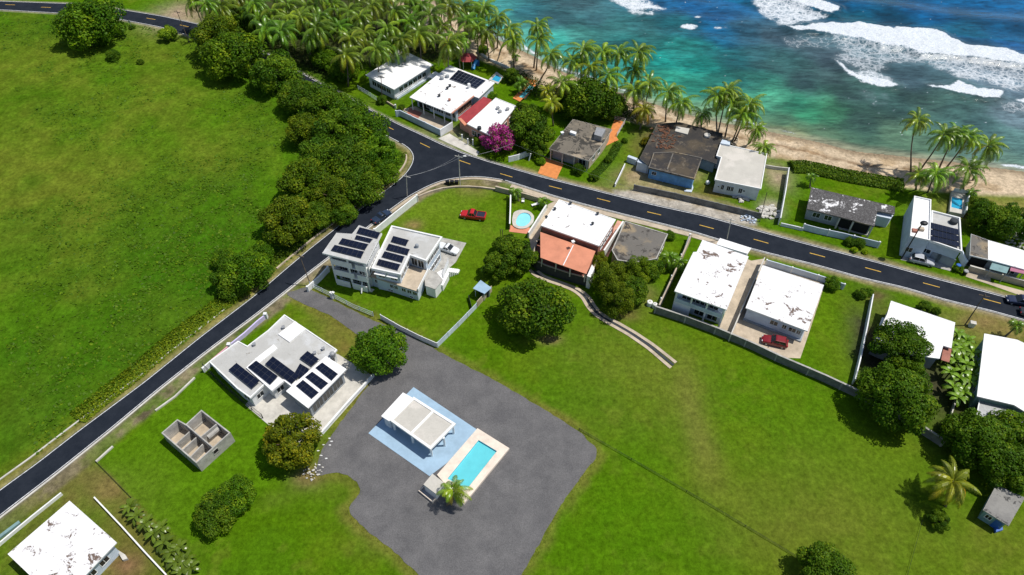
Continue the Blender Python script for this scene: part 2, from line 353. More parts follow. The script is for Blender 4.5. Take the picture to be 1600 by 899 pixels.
# dry, bright and dark patches in the lawns
for q, r, asp, s_, c in [((1078, 640), 2.0, 4.5, .75, (.18, .16, .045)), ((1102, 700), 2.3, 2.4, .65, (.19, .155, .045)), ((1060, 600), 6, 1.2, .5, (.15, .15, .03)), ((1105, 745), 3.5, 1.2, .6, (.16, .145, .03)), ((1050, 640), 6, 2, .35, (.11, .14, .015)),
                   ((1300, 800), 14, .9, .75, (.125, .135, .02)), ((1180, 820), 8, .8, .6, (.12, .135, .02)), ((1560, 850), 8, .8, .5, (.12, .13, .02)), ((1400, 700), 9, .7, .5, (.105, .15, .01)), ((1310, 560), 4, 1.6, .5, (.115, .15, .012)), ((950, 560), 8, 1.5, .45, (.10, .135, .015)), ((1000, 560), 9, .8, .35, (.12, .16, .018)), ((940, 660), 9, .5, .3, (.11, .14, .02)),
                   ((1250, 640), 14, 1, .45, (.062, .155, .004)), ((1350, 760), 12, 1, .3, (.095, .165, .009)), ((1000, 800), 14, 1, .5, (.058, .15, .003)), ((900, 850), 10, 1, .35, (.06, .15, .003)),
                   ((690, 320), 8, .9, .7, (.125, .19, .014)), ((735, 355), 7, 1, .5, (.11, .19, .012)), ((655, 318), 6, .6, .45, (.12, .18, .016)), ((560, 455), 8, .6, .5, (.095, .17, .008)), ((690, 480), 7, 1, .4, (.09, .165, .006)), ((620, 490), 6, .8, .4, (.09, .165, .006)), ((250, 660), 7, 1, .45, (.085, .175, .004)), ((330, 690), 8, 1.2, .35, (.08, .17, .004)), ((400, 740), 6, 1, .35, (.08, .17, .004)), ((1300, 520), 4, 2, .5, (.09, .17, .006)), ((740, 290), 4, .8, .8, (.2, .15, .06)), ((645, 352), 2, .8, .7, (.26, .16, .08)),
                   ((172, 762), 3.2, .8, 1.2, (.22, .16, .06)), ((130, 745), 5.5, .5, .8, (.16, .13, .045)), ((215, 800), 4, 1.8, .9, (.15, .125, .035)), ((90, 770), 8, .6, .9, (.13, .12, .03)), ((205, 870), 7, 1, .9, (.12, .115, .025)), ((195, 885), 3, .7, .9, (.2, .12, .06)), ((50, 850), 5, 1, .6, (.12, .12, .025)),
                   ((520, 525), 3, 1.4, .7, (.16, .13, .035)), ((500, 500), 3, 1, .4, (.13, .13, .03)), ((540, 545), 2.5, 1, .6, (.19, .14, .04)),
                   ((430, 780), 3, .5, .35, (.1, .13, .02)), ((590, 850), 5, .5, .5, (.115, .135, .02)), ((525, 750), 4, 1, .4, (.12, .14, .02)),
                   ((1530, 330), 10, .35, .8, (.26, .22, .07)), ((1570, 322), 10, .35, .7, (.26, .22, .07)), ((1020, 265), 6, .35, .9, (.3, .23, .13)), ((985, 275), 4, .5, .8, (.27, .2, .11)), ((1060, 275), 6, .3, .9, (.3, .22, .13)),
                   ((1120, 300), 5, .5, .8, (.2, .12, .05)), ((1215, 275), 3, 1.6, .9, (.32, .26, .17)), ((1205, 325), 2.2, 1.2, .95, (.33, .28, .22)), ((1000, 235), 3, 1.2, .5, (.15, .11, .04)), ((1015, 215), 4, 1, .7, (.14, .09, .05)),
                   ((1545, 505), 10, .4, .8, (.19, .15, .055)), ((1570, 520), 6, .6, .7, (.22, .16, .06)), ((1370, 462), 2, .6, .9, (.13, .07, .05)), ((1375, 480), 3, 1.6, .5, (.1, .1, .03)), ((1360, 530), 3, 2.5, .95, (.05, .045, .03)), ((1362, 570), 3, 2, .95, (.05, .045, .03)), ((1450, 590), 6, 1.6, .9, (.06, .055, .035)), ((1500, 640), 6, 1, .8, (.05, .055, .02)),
                   ((900, 560), 9, .7, .3, (.1, .16, .016)), ((860, 530), 2, .6, .7, (.24, .17, .08)), ((980, 490), 3, .6, .7, (.14, .1, .04)), ((1005, 460), 3, .8, .6, (.2, .15, .07)), ((640, 430), 1, 1, 0, (.1, .1, .1)), ((1020, 360), 5, .6, .6, (.1, .15, .02)),
                   ((940, 235), 5, 1.2, .35, (.12, .16, .03)), ((960, 290), 4, .5, .6, (.2, .18, .08)), ((700, 205), 6, .35, .7, (.3, .25, .17)), ((720, 222), 5, .4, .8, (.36, .32, .25)), ((630, 205), 6, .35, .35, (.15, .15, .04)), ((590, 160), 6, .35, .3, (.12, .13, .03)),
                   ((620, 140), 6, .6, .25, (.1, .12, .03)), ((700, 120), 4, .5, .5, (.13, .12, .035)), ((455, 470), 0.1, 1, 0, (0, 0, 0)), ((650, 590), 3, .8, .5, (.13, .1, .045)), ((480, 745), 2.4, .8, .95, (.2, .13, .07)), ((270, 28), 7, 1.0, .95, (.36, .28, .2)), ((300, 20), 7, 1, .7, (.3, .22, .15))]:
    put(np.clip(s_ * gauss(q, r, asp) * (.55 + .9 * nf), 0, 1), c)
# grass verge strip with litter soil along the roads
dA = np.minimum(sdist(X, Y, aU, False), sdist(X, Y, aL, False)); dBl = sdist(X, Y, bL, False); dBr = sdist(X, Y, bR, False)
inr = (sdist(X, Y, roadA) < .3) | (sdist(X, Y, roadB) < .3)
put(sstep(2.4, 1.2, dBl) * fm * np.clip(.25 + nf, 0, 1), (.2, .16, .06), .5)
put(sstep(1.0, .3, dBl + .5 * (nf - .5)) * fm * .8, (.3, .25, .14), .4)
put(sstep(5.0, 2.6, dBl + 2 * (nf - .5)) * fm * .55 * sstep(520, 300, 0 * X + 400) * (Y < 105), (.135, .16, .012), .3)
yr = Y < 128
put(sstep(3.3, 2.2, dBr + 1.2 * (nf - .5)) * (1 - fm) * yr * (.35 + .65 * sstep(.45, .6, n2)), (.2, .17, .10), .7)
put(sstep(1.0, .3, dBr) * (1 - fm) * .8, (.16, .14, .10), .6)
loA = (1 - fm)
put(sstep(1.9, .9, dA + .8 * (nf - .5)) * loA * .7 * (X > 0), (.27, .21, .11), .5)
put(sstep(.9, .4, dA) * .7, (.3, .27, .2), .4)
drv_px = [(478, 450), (505, 462), (560, 490), (600, 508), (640, 523), (690, 552), (780, 598), (850, 640), (905, 675), (932, 700), (935, 712), (915, 735), (880, 785), (845, 845), (815, 899), (700, 960), (655, 899), (620, 866), (575, 830), (553, 812), (543, 795), (565, 768), (558, 752), (540, 740), (515, 738), (490, 740), (505, 700), (540, 650), (585, 590), (590, 560), (552, 518), (510, 490), (462, 470)]
ddr = sdist(X, Y, wx(drv_px)); put(sstep(2.2, .2, ddr + 2.2 * (nf - .5)) * (ddr > -1) * np.clip(.15 + .9 * n2, 0, 1), (.17, .15, .035), .4)
rl = sdist(X, Y, wx([(152, 722), (240, 652), (330, 585), (420, 660), (455, 720), (395, 785), (300, 850), (250, 822), (205, 778)])); put(sstep(.3, -.3, rl + .4 * (nf - .5)) * .8, (.072, .162, .004), .12)
lo_up = (sdist(X, Y, wx([(960, 298), (1020, 296), (1180, 340), (1180, 352), (1100, 345), (960, 312)])))
put(sstep(.6, -.6, lo_up + (nf - .5)), (.38, .35, .3), .35)
lot = sdist(X, Y, wx([(966, 300), (1003, 248), (1075, 262), (1075, 300), (1180, 330), (1172, 340), (1000, 302)]))
put(sstep(.8, -.8, lot + 2.5 * (nf - .5)) * np.clip(.2 + 1.2 * n2, 0, 1) * .9, (.32, .25, .15), .5)
# palm shade painted into the grove soil as dark colour, then the beach
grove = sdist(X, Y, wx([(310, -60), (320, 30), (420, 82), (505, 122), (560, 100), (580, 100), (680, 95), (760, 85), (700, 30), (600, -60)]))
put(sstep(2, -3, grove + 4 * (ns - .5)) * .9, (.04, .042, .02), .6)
sd_ = sdist(X, Y, sand_poly); dsh = sdist(X, Y, shore, False)
seaside = sdist(X, Y, sea_poly); off = -seaside                        # >0 offshore
sandc = np.array((.50, .40, .28)); wet = np.array((.27, .21, .14))
put(sstep(.9, -.9, sd_ + 2.2 * (ns - .5) + 1.0 * (nf - .5)), sandc, .14)
put(sstep(.9, -.9, sd_) * sstep(.56, .7, fbm(X, Y, 5, 91)) * .5, (.3, .2, .1), .3)
put(sstep(.5, -.5, sd_) * np.exp(-((off + 5.5 + 4 * (ns - .5)) / .8) ** 2) * sstep(.4, .55, n2) * .7, (.16, .09, .04), .4)
put(sstep(-3.2, -.6, off + 1.5 * (ns - .5)), wet, .1)
dryZ = np.where(off < 0, np.clip(-off / 9, 0, 1), 0)
Z = ZS * (1 - sstep(0, 1, dryZ)) - np.clip(off, 0, 60) * .09
Z = np.where(off > -9.1, Z, 0.0)
Z += np.where((off < -9) & ~inr, 0, 0)
onroad = sstep(.0, 1.2, np.minimum(np.where(sdist(X, Y, roadA) < 0, 0, np.minimum(dA, 9)), np.where(sdist(X, Y, roadB) < 0, 0, np.minimum(dBl, 9))))
Z += fm * onroad * sstep(1.5, 5, -fd) * ((nf - .3) * .5 + (nv - .5) * .35) * .8
n = N('ground_cover'); ca = n.attr('base').outputs['Color']
f = n.noise(1.25, 7, .78); g = n.noise(.45, 4, .6)
k = n.mix(1.0, n.ramp(f, [(.3, .52), (.7, 1.45)]), n.ramp(g, [(.3, .84), (.7, 1.14)]), 'MULTIPLY')
n.bump(n.noise(2.6, 5, .75), .7, .22)
gm = n.fin(n.mix(1.0, ca, k, 'MULTIPLY'), .95, .0)
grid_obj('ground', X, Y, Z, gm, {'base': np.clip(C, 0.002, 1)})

# ------------------------------------------------------------------ asphalt, markings, kerbs
n = N('asphalt'); f = n.noise(.35, 6, .7); f2 = n.noise(14, 3, .8)
cl = n.mix(n.ramp(f, [(.35, 0), (.7, 1)]), (.009, .013, .021), (.019, .024, .034)); cl = n.mix(n.ramp(f2, [(.5, 0), (.8, .5)]), cl, (.035, .04, .048)); n.bump(f2, .3, .02)
asph = n.fin(cl, .85, .12)
n = N('grey_gravel'); f = n.noise(6, 6, .8); f2 = n.noise(.3, 5, .65)
cl = n.mix(n.ramp(f2, [(.3, 0), (.7, 1)]), (.093, .092, .095), (.140, .137, .138)); cl = n.mix(1.0, cl, n.ramp(f, [(.25, .55), (.75, 1.5)]), 'MULTIPLY'); n.bump(f, .6, .06)
grav = n.fin(cl, .9, .15)
def sheet(name, poly, z, mat, th=.0):
    m = MB(); p = ccw([tuple(q) for q in poly])
    if th: m.prism(p, z - th, z, bottom=False)
    else: m.add([(q[0], q[1], z) for q in p], [tuple(range(len(p)))])
    return obj(name, m, mat, None, None, kind='structure')
def tri_strip(l, r, z):
    m = MB(); k = max(len(l), len(r)); 
    rs = lambda p: np.stack([np.interp(np.linspace(0, len(p) - 1, k), range(len(p)), np.array(p)[:, i]) for i in (0, 1)], 1)
    l, r = rs(l), rs(r)
    m.add([(q[0], q[1], z) for q in l] + [(q[0], q[1], z) for q in r], [(i, k + i, k + i + 1, i + 1) for i in range(k - 1)])
    return m
def off_line(p, d):
    p = np.array(p); t = np.gradient(p, axis=0); t /= np.linalg.norm(t, axis=1)[:, None] + 1e-9
    return p + np.stack([-t[:, 1], t[:, 0]], 1) * d
obj('coast_road', tri_strip(aL, aU, .060), asph, kind='structure')
sheet('side_road', roadB, .055, asph)
def line_mesh(m, p, w, z):
    l, r = off_line(p, -w / 2), off_line(p, w / 2); k = len(p)
    m.add([(q[0], q[1], z) for q in l] + [(q[0], q[1], z) for q in r], [(i, i + 1, k + i + 1, k + i) for i in range(k - 1)])
wm = MB()
gapx = (P(627, 225)[0], P(785, 282)[0])
line_mesh(wm, off_line(aU, -.18), .16, .068)
i0 = [i for i, q in enumerate(aL) if q[0] < gapx[0]]; i1 = [i for i, q in enumerate(aL) if q[0] > gapx[1]]
line_mesh(wm, off_line(aL[i0], .18), .16, .068); line_mesh(wm, off_line(aL[i1], .18), .16, .068)
line_mesh(wm, off_line(bL, .16), .15, .068); line_mesh(wm, off_line(bR, -.16), .15, .068)
n = N('worn_white_road_paint'); wpm = n.fin(n.ramp(n.noise(2.5, 5, .7), [(.3, (.3, .31, .32)), (.6, (.66, .67, .68))]), .7)
obj('road_edge_marking', wm, wpm, kind='structure')
n = N('yellow_road_paint'); ypm = n.fin(n.ramp(n.noise(3, 5, .7), [(.3, (.35, .21, .04)), (.6, (.66, .42, .06))]), .7)
ym = MB(); mid = (np.stack([np.interp(np.linspace(0, 1, 400), np.linspace(0, 1, len(aU)), aU[:, i]) for i in (0, 1)], 1))
for q in [(16, 8), (72, 12), (128, 16), (186, 23), (236, 30), (288, 41), (430, 106), (480, 133), (555, 173), (607.8, 199.7), (664, 227.5), (726, 254), (791, 274.5), (867.6, 293.5), (943, 313), (1022, 334), (1104, 355), (1189, 377.5), (1277, 399), (1364, 422), (1455, 446), (1550, 471), (1655, 500)]:
    c = P(*q)[:2]; i = np.argmin(np.hypot(*(aU - c).T)); t = aU[min(i + 3, len(aU) - 1)] - aU[max(i - 3, 0)]; t /= np.linalg.norm(t); nn = np.array((-t[1], t[0]))
    ym.box(c, t, nn, 1.5, .09, .066, .071)
obj('road_centre_marking', ym, ypm, kind='structure')
# concrete kerbs and gutters
def kerb(p, d, w, h, mat, name='kerb'):
    p = np.array(p); l, r = off_line(p, d), off_line(p, d + w); m = MB(); k = len(p)
    for a, z in ((l, -.05), (l, h), (r, h), (r, -.05)): m.v += [(q[0], q[1], z) for q in a]
    for i in range(k - 1):
        for j in range(3): m.f.append((j * k + i, j * k + i + 1, (j + 1) * k + i + 1, (j + 1) * k + i)[::(1 if w > 0 else -1)]); m.m.append(0)
    return obj(name, m, mat, kind='structure')
kl = np.array(bL)
sel = [i for i, q in enumerate(kl) if 62 < q[1] < 128 or q[1] < 60]
kerb(kl[[i for i, q in enumerate(kl) if q[1] < 88]], -1.5, -.25, .16, MT['concl'])
kerb(kl[[i for i, q in enumerate(kl) if 97 < q[1] < 136]], -1.25, -.3, .3, MT['tan'])
jr = np.array(bR)
kerb(jr[[i for i, q in enumerate(jr) if q[1] > 115]], .25, .6, .12, MT['tan'])
kerb(jr[[i for i, q in enumerate(jr) if q[1] <= 115]], .1, .3, .1, MT['concl'])
kerb(aU[[i for i, q in enumerate(aU) if q[0] > -80]], .06, .16, .1, MT['conc'])
kerb(aL[[i for i, q in enumerate(aL) if q[0] > P(790, 284)[0]]], -.06, -.2, .1, MT['conc'])
p1 = aL[[i for i, q in enumerate(aL) if P(800, 284)[0] < q[0] < P(1150, 380)[0]]]
kerb(p1, -.45, -1.2, .09, MT['tan'], 'pavement')
# ------------------------------------------------------------------ gravel drive
drv = [(478, 450), (505, 462), (560, 490), (600, 508), (640, 523), (690, 552), (780, 598), (850, 640), (905, 675), (932, 700), (935, 712), (915, 735), (880, 785), (845, 845), (815, 899), (780, 960), (760, 985), (700, 960), (655, 899), (620, 866), (575, 830), (553, 812), (543, 795), (552, 782), (565, 768), (558, 752), (540, 740), (515, 738), (500, 745), (490, 740), (505, 700), (540, 650), (585, 590), (590, 560), (552, 518), (510, 490), (462, 470), (445, 458)]
dp = resample(wx(drv + drv[:1]), .7)
dp = [(q[0] + .5 * (fbm(np.array(q[0]), np.array(q[1]), 1.1, 5, 3) - .5) , q[1] + .6 * (fbm(np.array(q[0] + 50), np.array(q[1]), 1.1, 5, 3) - .5)) for q in dp[:-1]]
sheet('gravel_drive', dp, .045, grav)

# ------------------------------------------------------------------ sea
X, Y = grid(-170, 200, 120, 300, .5, (6, 20, 60, 150, 300, 600))
off = -sdist(X, Y, sea_poly)
P2 = np.stack([X, Y], -1)
ctrl = [((760, 35), (70, 150, 135)), ((800, 62), (75, 150, 135)), ((790, 20), (45, 115, 115)), ((830, 20), (35, 90, 100)), ((870, 30), (42, 85, 92)), ((900, 10), (48, 88, 95)), ((950, 45), (35, 88, 88)), ((905, 55), (48, 110, 105)), ((870, 62), (45, 135, 125)),
        ((1000, 40), (38, 90, 95)), ((930, 30), (40, 80, 88)), ((985, 70), (30, 92, 92)), ((1040, 5), (15, 75, 115)), ((1080, 10), (12, 75, 122)), ((1120, 25), (10, 72, 118)), ((1130, 5), (15, 80, 125)), ((1010, 60), (35, 95, 95)), ((1060, 40), (25, 95, 105)),
        ((1040, 95), (18, 125, 118)), ((1075, 75), (25, 105, 100)), ((1100, 100), (15, 115, 108)), ((1050, 120), (35, 130, 112)), ((1090, 130), (30, 110, 95)), ((1060, 160), (85, 140, 112)), ((1110, 175), (90, 130, 100)), ((1120, 60), (12, 80, 112)), ((1115, 48), (8, 72, 110)), ((1150, 40), (35, 75, 95)),
        ((1160, 60), (30, 68, 85)), ((1180, 90), (35, 75, 82)), ((1150, 100), (22, 85, 92)), ((1200, 60), (48, 75, 88)), ((1200, 100), (40, 78, 78)), ((1150, 130), (28, 90, 85)), ((1195, 145), (55, 135, 110)), ((1205, 155), (60, 130, 105)), ((1180, 130), (35, 95, 88)), ((1240, 160), (30, 95, 75)), ((1270, 172), (45, 125, 92)), ((1300, 170), (50, 110, 80)),
        ((1250, 130), (38, 65, 68)), ((1300, 120), (45, 72, 72)), ((1330, 150), (40, 68, 65)), ((1230, 185), (55, 95, 75)), ((1290, 205), (65, 95, 75)), ((1350, 190), (42, 72, 65)), ((1400, 160), (40, 72, 68)), ((1450, 160), (45, 75, 68)), ((1500, 175), (48, 82, 78)), ((1420, 215), (70, 105, 85)), ((1550, 200), (50, 85, 85)), ((1590, 220), (70, 110, 108)), ((1560, 240), (75, 110, 100)), ((1600, 190), (75, 100, 110)), ((1240, 205), (95, 120, 88)),
        ((1300, 95), (55, 80, 90)), ((1420, 120), (55, 85, 95)), ((1560, 120), (70, 95, 110)), ((1330, 8), (8, 62, 105)), ((1400, 30), (12, 58, 90)), ((1340, 30), (15, 62, 85)), ((1450, 20), (8, 65, 115)), ((1550, 10), (10, 75, 130)), ((1500, 55), (15, 65, 95)), ((1590, 60), (12, 65, 108)), ((1240, -20), (10, 70, 115)), ((1600, -20), (12, 78, 135)), ((1000, -40), (12, 80, 125)), ((850, -40), (20, 90, 110)), ((1400, -60), (10, 70, 125)), ((1800, 100), (40, 80, 105)), ((1800, 250), (70, 110, 105))]
num = np.zeros(X.shape + (3,)); den = np.zeros(X.shape)
wn = 7 * (fbm(X, Y, 14, 140, 4) - .5), 7 * (fbm(X, Y, 14, 150, 4) - .5)
for q, c in ctrl:
    p = P(*q, ZS); d2 = ((X + wn[0] - p[0]) ** 2 + (Y + wn[1] - p[1]) ** 2) + 8; k = 1 / d2 ** 2
    num += k[..., None] * lin(*c); den += k
SC = num / den[..., None]; SC = SC * np.where(off < 62, 1, 0)[..., None] * (1.25, 1.06, 1.0) + SC * np.where(off < 62, 0, 1)[..., None] * (.55, 1.15, .92)
reef = fbm(X * .8 + Y * .2, Y * 1.3, 7, 160, 5); reefm = sstep(.5, .62, reef) * sstep(6, 18, off)
SC = SC * (1 - .28 * reefm[..., None]); SC = SC * (1 + .3 * (sstep(.5, .35, reef) * sstep(2, 12, off))[..., None])
SC = SC * (1 - sstep(3.5, .0, off + 2 * (fbm(X, Y, 6, 170) - .5))[..., None] * .55) + sstep(3.5, .0, off + 2 * (fbm(X, Y, 6, 170) - .5))[..., None] * .55 * np.array((.32, .28, .19))
def wp(fr, pts): return W(fr, pts, ZS)
def soft(poly, a, wv=3.0, jit=3.0): return a * sstep(wv * .5, -wv * .5, sdist(X, Y, poly) + jit * (fbm(X, Y, 4.5, 180, 4) - .5) * 2)
foam = np.zeros(X.shape)
bandA = wp('r4', [(150, -40), (180, 0), (300, 18), (445, 58), (405, 90), (330, 82), (230, 45), (120, 10), (60, -30)])
band2 = wp('r4', [(100, 175), (330, 165), (560, 160), (740, 185), (1050, 195), (1150, 245), (1250, 300), (1480, 320), (1600, 365), (1900, 440), (1900, 520), (1600, 420), (1400, 390), (1100, 355), (950, 350), (850, 310), (700, 295), (550, 255), (350, 225), (150, 200)])
band3 = wp('r4', [(420, 385), (500, 480), (600, 515), (760, 550), (825, 545), (700, 505), (640, 490), (560, 470)])
band4 = wp('r4', [(1000, 543), (1100, 570), (1280, 615), (1440, 620), (1470, 575), (1300, 548), (1180, 510), (1120, 540)])
band5 = wp('r4', [(1530, 625), (1600, 640), (1800, 690), (1800, 650), (1600, 615)])
for bnd in (bandA, band2, band4, band3): foam = np.maximum(foam, soft(bnd, 1.0, 1.6, 1.5))
foam = np.maximum(foam, soft(band5, .8, 1.6, 1.5))
foam = np.maximum(foam, soft(wp('r4', [(-120, -60), (200, -40), (240, 50), (385, 100), (210, 150), (200, 170), (100, 180), (40, 130), (-20, 120), (-60, 60)]), .66, 3))
foam = np.maximum(foam, soft(wp('r4', [(330, 200), (550, 205), (850, 260), (1100, 300), (1600, 380), (1900, 460), (1900, 640), (1600, 580), (1480, 560), (1180, 490), (1000, 400), (780, 400), (700, 500), (560, 470), (420, 380), (390, 300)]), .50, 6, 3))
foam = np.maximum(foam, soft(wp('r4', [(60, 230), (200, 210), (420, 240), (420, 320), (120, 305)]), .40, 6, 4))
foam = np.maximum(foam, soft(wp('r4', [(1180, 490), (1000, 400), (1200, 400), (1600, 470), (1600, 570), (1470, 560)]), .60, 6, 3))
foam = np.maximum(foam, soft(wp('r4', [(480, 450), (640, 400), (740, 480), (800, 545), (600, 510)]), .64, 4, 2))
foam = np.maximum(foam, soft(wp('r4', [(590, 580), (720, 590), (700, 690), (640, 690)]), .42, 6, 4))
foam = np.maximum(foam, soft(wp('r4', [(1400, 670), (1500, 620), (1750, 650), (1750, 760), (1450, 715)]), .46, 6, 4))
foam = np.maximum(foam, soft(wp('r3', [(600, -20), (620, 10), (700, 55), (790, 100), (890, 95), (830, 62), (935, 52), (930, 30), (840, 0), (820, -30)]), .72, 3, 3))
foam = np.maximum(foam, soft(wp('r3', [(1060, 165), (1100, 150), (1145, 162), (1110, 180)]), .9, 2, 2))
foam = np.maximum(foam, soft(wp('r3', [(1125, 108), (1160, 97), (1205, 107), (1160, 118)]), .9, 2, 2))
foam = np.maximum(foam, soft(wp('r3', [(1270, 175), (1330, 168), (1350, 178), (1290, 185)]), .6, 2, 2))
foam = np.maximum(foam, .82 * np.exp(-((off - 1.2 - 3.5 * (fbm(X, Y, 9, 190, 3) - .5)) / .55) ** 2) * sstep(.45, .6, fbm(X, Y, 16, 195, 2)))
spk = fbm(X, Y, 1.3, 200, 2); foam = np.maximum(foam, .55 * sstep(.86, .9, spk) * (off > 6))
ax = np.array(P(1600, 380, ZS)[:2]) - np.array(P(1300, 175 / 4 + 40, ZS)[:2])
ph = (X * .23 + Y * .97)
ZW = ZS + .12 * np.sin(ph * .55 + 4 * fbm(X, Y, 25, 210, 2)) * sstep(15, 40, off) + .35 * np.sin(ph * .33 + 5 * fbm(X, Y, 40, 220, 2)) * sstep(45, 65, off)
for bnd, h in ((bandA, 1.0), (band2, .9), (band4, .55), (band3, .45)): ZW += h * np.exp(-(np.maximum(sdist(X, Y, bnd), 0) / 1.6) ** 2) * (.6 + .8 * fbm(X, Y, 2, 230, 3))
ZW = np.where(off < 4, ZS + (ZW - ZS) * np.clip(off / 4, 0, 1), ZW)
n = N('sea_water'); ca = n.attr('base').outputs['Color']; fa = n.attr('foam').outputs['Fac']
vm = n.n('ShaderNodeVectorMath', operation='MULTIPLY'); n.l(n.pos(), vm.inputs[0]); vm.inputs[1].default_value = (1, 1.25, 1)
wv_ = n.n('ShaderNodeTexNoise'); wv_.inputs['Scale'].default_value = .7; wv_.inputs['Detail'].default_value = 3; n.l(vm.outputs[0], wv_.inputs[0])
va = n.n('ShaderNodeVectorMath', operation='MULTIPLY_ADD'); n.l(wv_.outputs['Color'], va.inputs[0]); va.inputs[1].default_value = (2.2, 2.2, 2.2); n.l(vm.outputs[0], va.inputs[2])
vo = n.n('ShaderNodeTexVoronoi', feature='DISTANCE_TO_EDGE'); vo.inputs['Scale'].default_value = .40; n.l(va.outputs[0], vo.inputs['Vector'])
lace = n.math('SUBTRACT', 1.0, n.math('MULTIPLY', vo.outputs['Distance'], 4.2))
vo2 = n.n('ShaderNodeTexVoronoi', feature='DISTANCE_TO_EDGE'); vo2.inputs['Scale'].default_value = .95; n.l(va.outputs[0], vo2.inputs['Vector'])
lace2 = n.math('SUBTRACT', 1.0, n.math('MULTIPLY', vo2.outputs['Distance'], 4.0))
fine = n.noise(2.6, 5, .7)
s1 = n.math('ADD', n.math('MULTIPLY', fa, 1.7), n.math('MULTIPLY', n.math('MAXIMUM', lace, n.math('MULTIPLY', lace2, .8)), .62)); s2 = n.math('ADD', s1, n.math('MULTIPLY', fine, .34))
fm_ = n.ramp(n.math('SUBTRACT', s2, 1.24), [(.0, 0), (.6, 1)])
fm_ = n.math('MULTIPLY', fm_, n.ramp(fa, [(.1, 0), (.3, 1)]))
mp_ = n.n('ShaderNodeMapping'); mp_.inputs['Rotation'].default_value = (0, 0, R(14)); mp_.inputs['Scale'].default_value = (.45, 1.5, 1); n.l(n.pos(), mp_.inputs[0])
rip = n.noise(.55, 6, .72, mp_.outputs[0], .4); rip2 = n.noise(.12, 5, .65, mp_.outputs[0], .6)
cl = n.mix(1.0, ca, n.ramp(rip, [(.3, .45), (.7, 1.6)]), 'MULTIPLY'); cl = n.mix(1.0, cl, n.ramp(rip2, [(.3, .84), (.7, 1.15)]), 'MULTIPLY')  # wave streaks: ripple highlights and darks put into the water colour
fcol = n.mix(n.ramp(fine, [(.3, 0), (.6, 1)]), (.36, .43, .49), (.68, .71, .74))
wash = n.math('MULTIPLY', n.ramp(fa, [(.15, 0), (.75, .55)]), n.ramp(rip, [(.25, .35), (.75, 1)])); cl = n.mix(wash, cl, (.24, .31, .36))
n.bump(rip, .3, .4)
cl = n.mix(fm_, cl, fcol)
sm = n.fin(cl, .22, .3)
n.l(n.math('ADD', .16, n.math('MULTIPLY', fm_, .6)), n.b.inputs['Roughness'])
grid_obj('sea', X, Y, ZW, sm, {'base': np.clip(SC, 0, 1), 'foam': np.clip(foam, 0, 1)}, mask=off > -3)
# ------------------------------------------------------------------ building parts
def eaxes(poly, i):
    a, b = np.array(poly[i][:2]), np.array(poly[(i + 1) % len(poly)][:2]); t = (b - a); L = np.linalg.norm(t); t = t / L
    return a, t, np.array((t[1], -t[0])), L                        # start, along, outward normal, length
def window(t, poly, i, u, w, z0, h, frame=MT['white'], bars=1, glass=MT['glass'], name='window'):
    a, d, nn, L = eaxes(poly, i); c = a + d * (u * L if 0 <= u <= 1 else u)
    m = MB(); f = .07; o = nn * .03
    for x0, x1, y0, y1 in ((-w / 2, w / 2, z0 - f, z0), (-w / 2, w / 2, z0 + h, z0 + h + f)): m.box(c + o, d, nn, w / 2 + f, .07, y0, y1)
    for s in (-1, 1): m.box(c + o + d * s * (w / 2 + f / 2), d, nn, f / 2, .05, z0 + .001, z0 + h - .001)
    for k in range(bars): m.box(c + o + d * (w * ((k + 1) / (bars + 1) - .5)), d, nn, .03, .035, z0 + .002, z0 + h - .002)
    wo = obj(name, m, frame, t)
    g = MB().box(c + nn * .005, d, nn, w / 2 - .001, .025, z0 + .003, z0 + h - .003); obj('pane', g, glass, wo)
    return wo
def door(t, poly, i, u, w, h, mat=MT['whitewall'], name='door'):
    a, d, nn, L = eaxes(poly, i); c = a + d * u * L
    do = obj(name, MB().box(c + nn * .02, d, nn, w / 2, .05, .02, h), mat, t)
    obj('handle', MB().box(c + nn * .09 + d * (w / 2 - .12), d, nn, .05, .03, 1.0, 1.06), MT['steel'], do)
    return do
def wins(t, poly, i, n, w, z0, h, u0=.12, u1=.88, **k):
    for q in range(n): window(t, poly, i, u0 + (u1 - u0) * (q + .5) / n, w, z0, h, **k)
def ring(m, poly, th, z0, z1, mi=0):                                # wall band following a polygon, inside it
    ip = inset(poly, th); n = len(poly)
    for i in range(n):
        j = (i + 1) % n; m.prism([poly[i], poly[j], ip[j], ip[i]], z0, z1, mi)
    return m
def shell(t, poly, z, wallm, roofm_, over=.35, slab=.2, parapet=0, zb=0.0, edgem=None, roofname='roof', wallname='wall', pth=.2):
    poly = ccw([tuple(q) for q in poly])
    m = MB().prism(poly, z - slab, z); ro = obj(roofname, m, [roofm_], t)
    if parapet: obj('parapet', ring(MB(), inset(poly, -.02), pth, z - slab + .004, z + parapet), edgem or MT['white'], ro)
    else:
        if slab > .12: obj('fascia', ring(MB(), inset(poly, -.03), .028, z - slab - .02, z + .03), edgem or MT['white'], ro)
    wp_ = inset(poly, over); obj(wallname, MB().prism(wp_, zb, z - slab - .002), wallm, t)
    return wp_
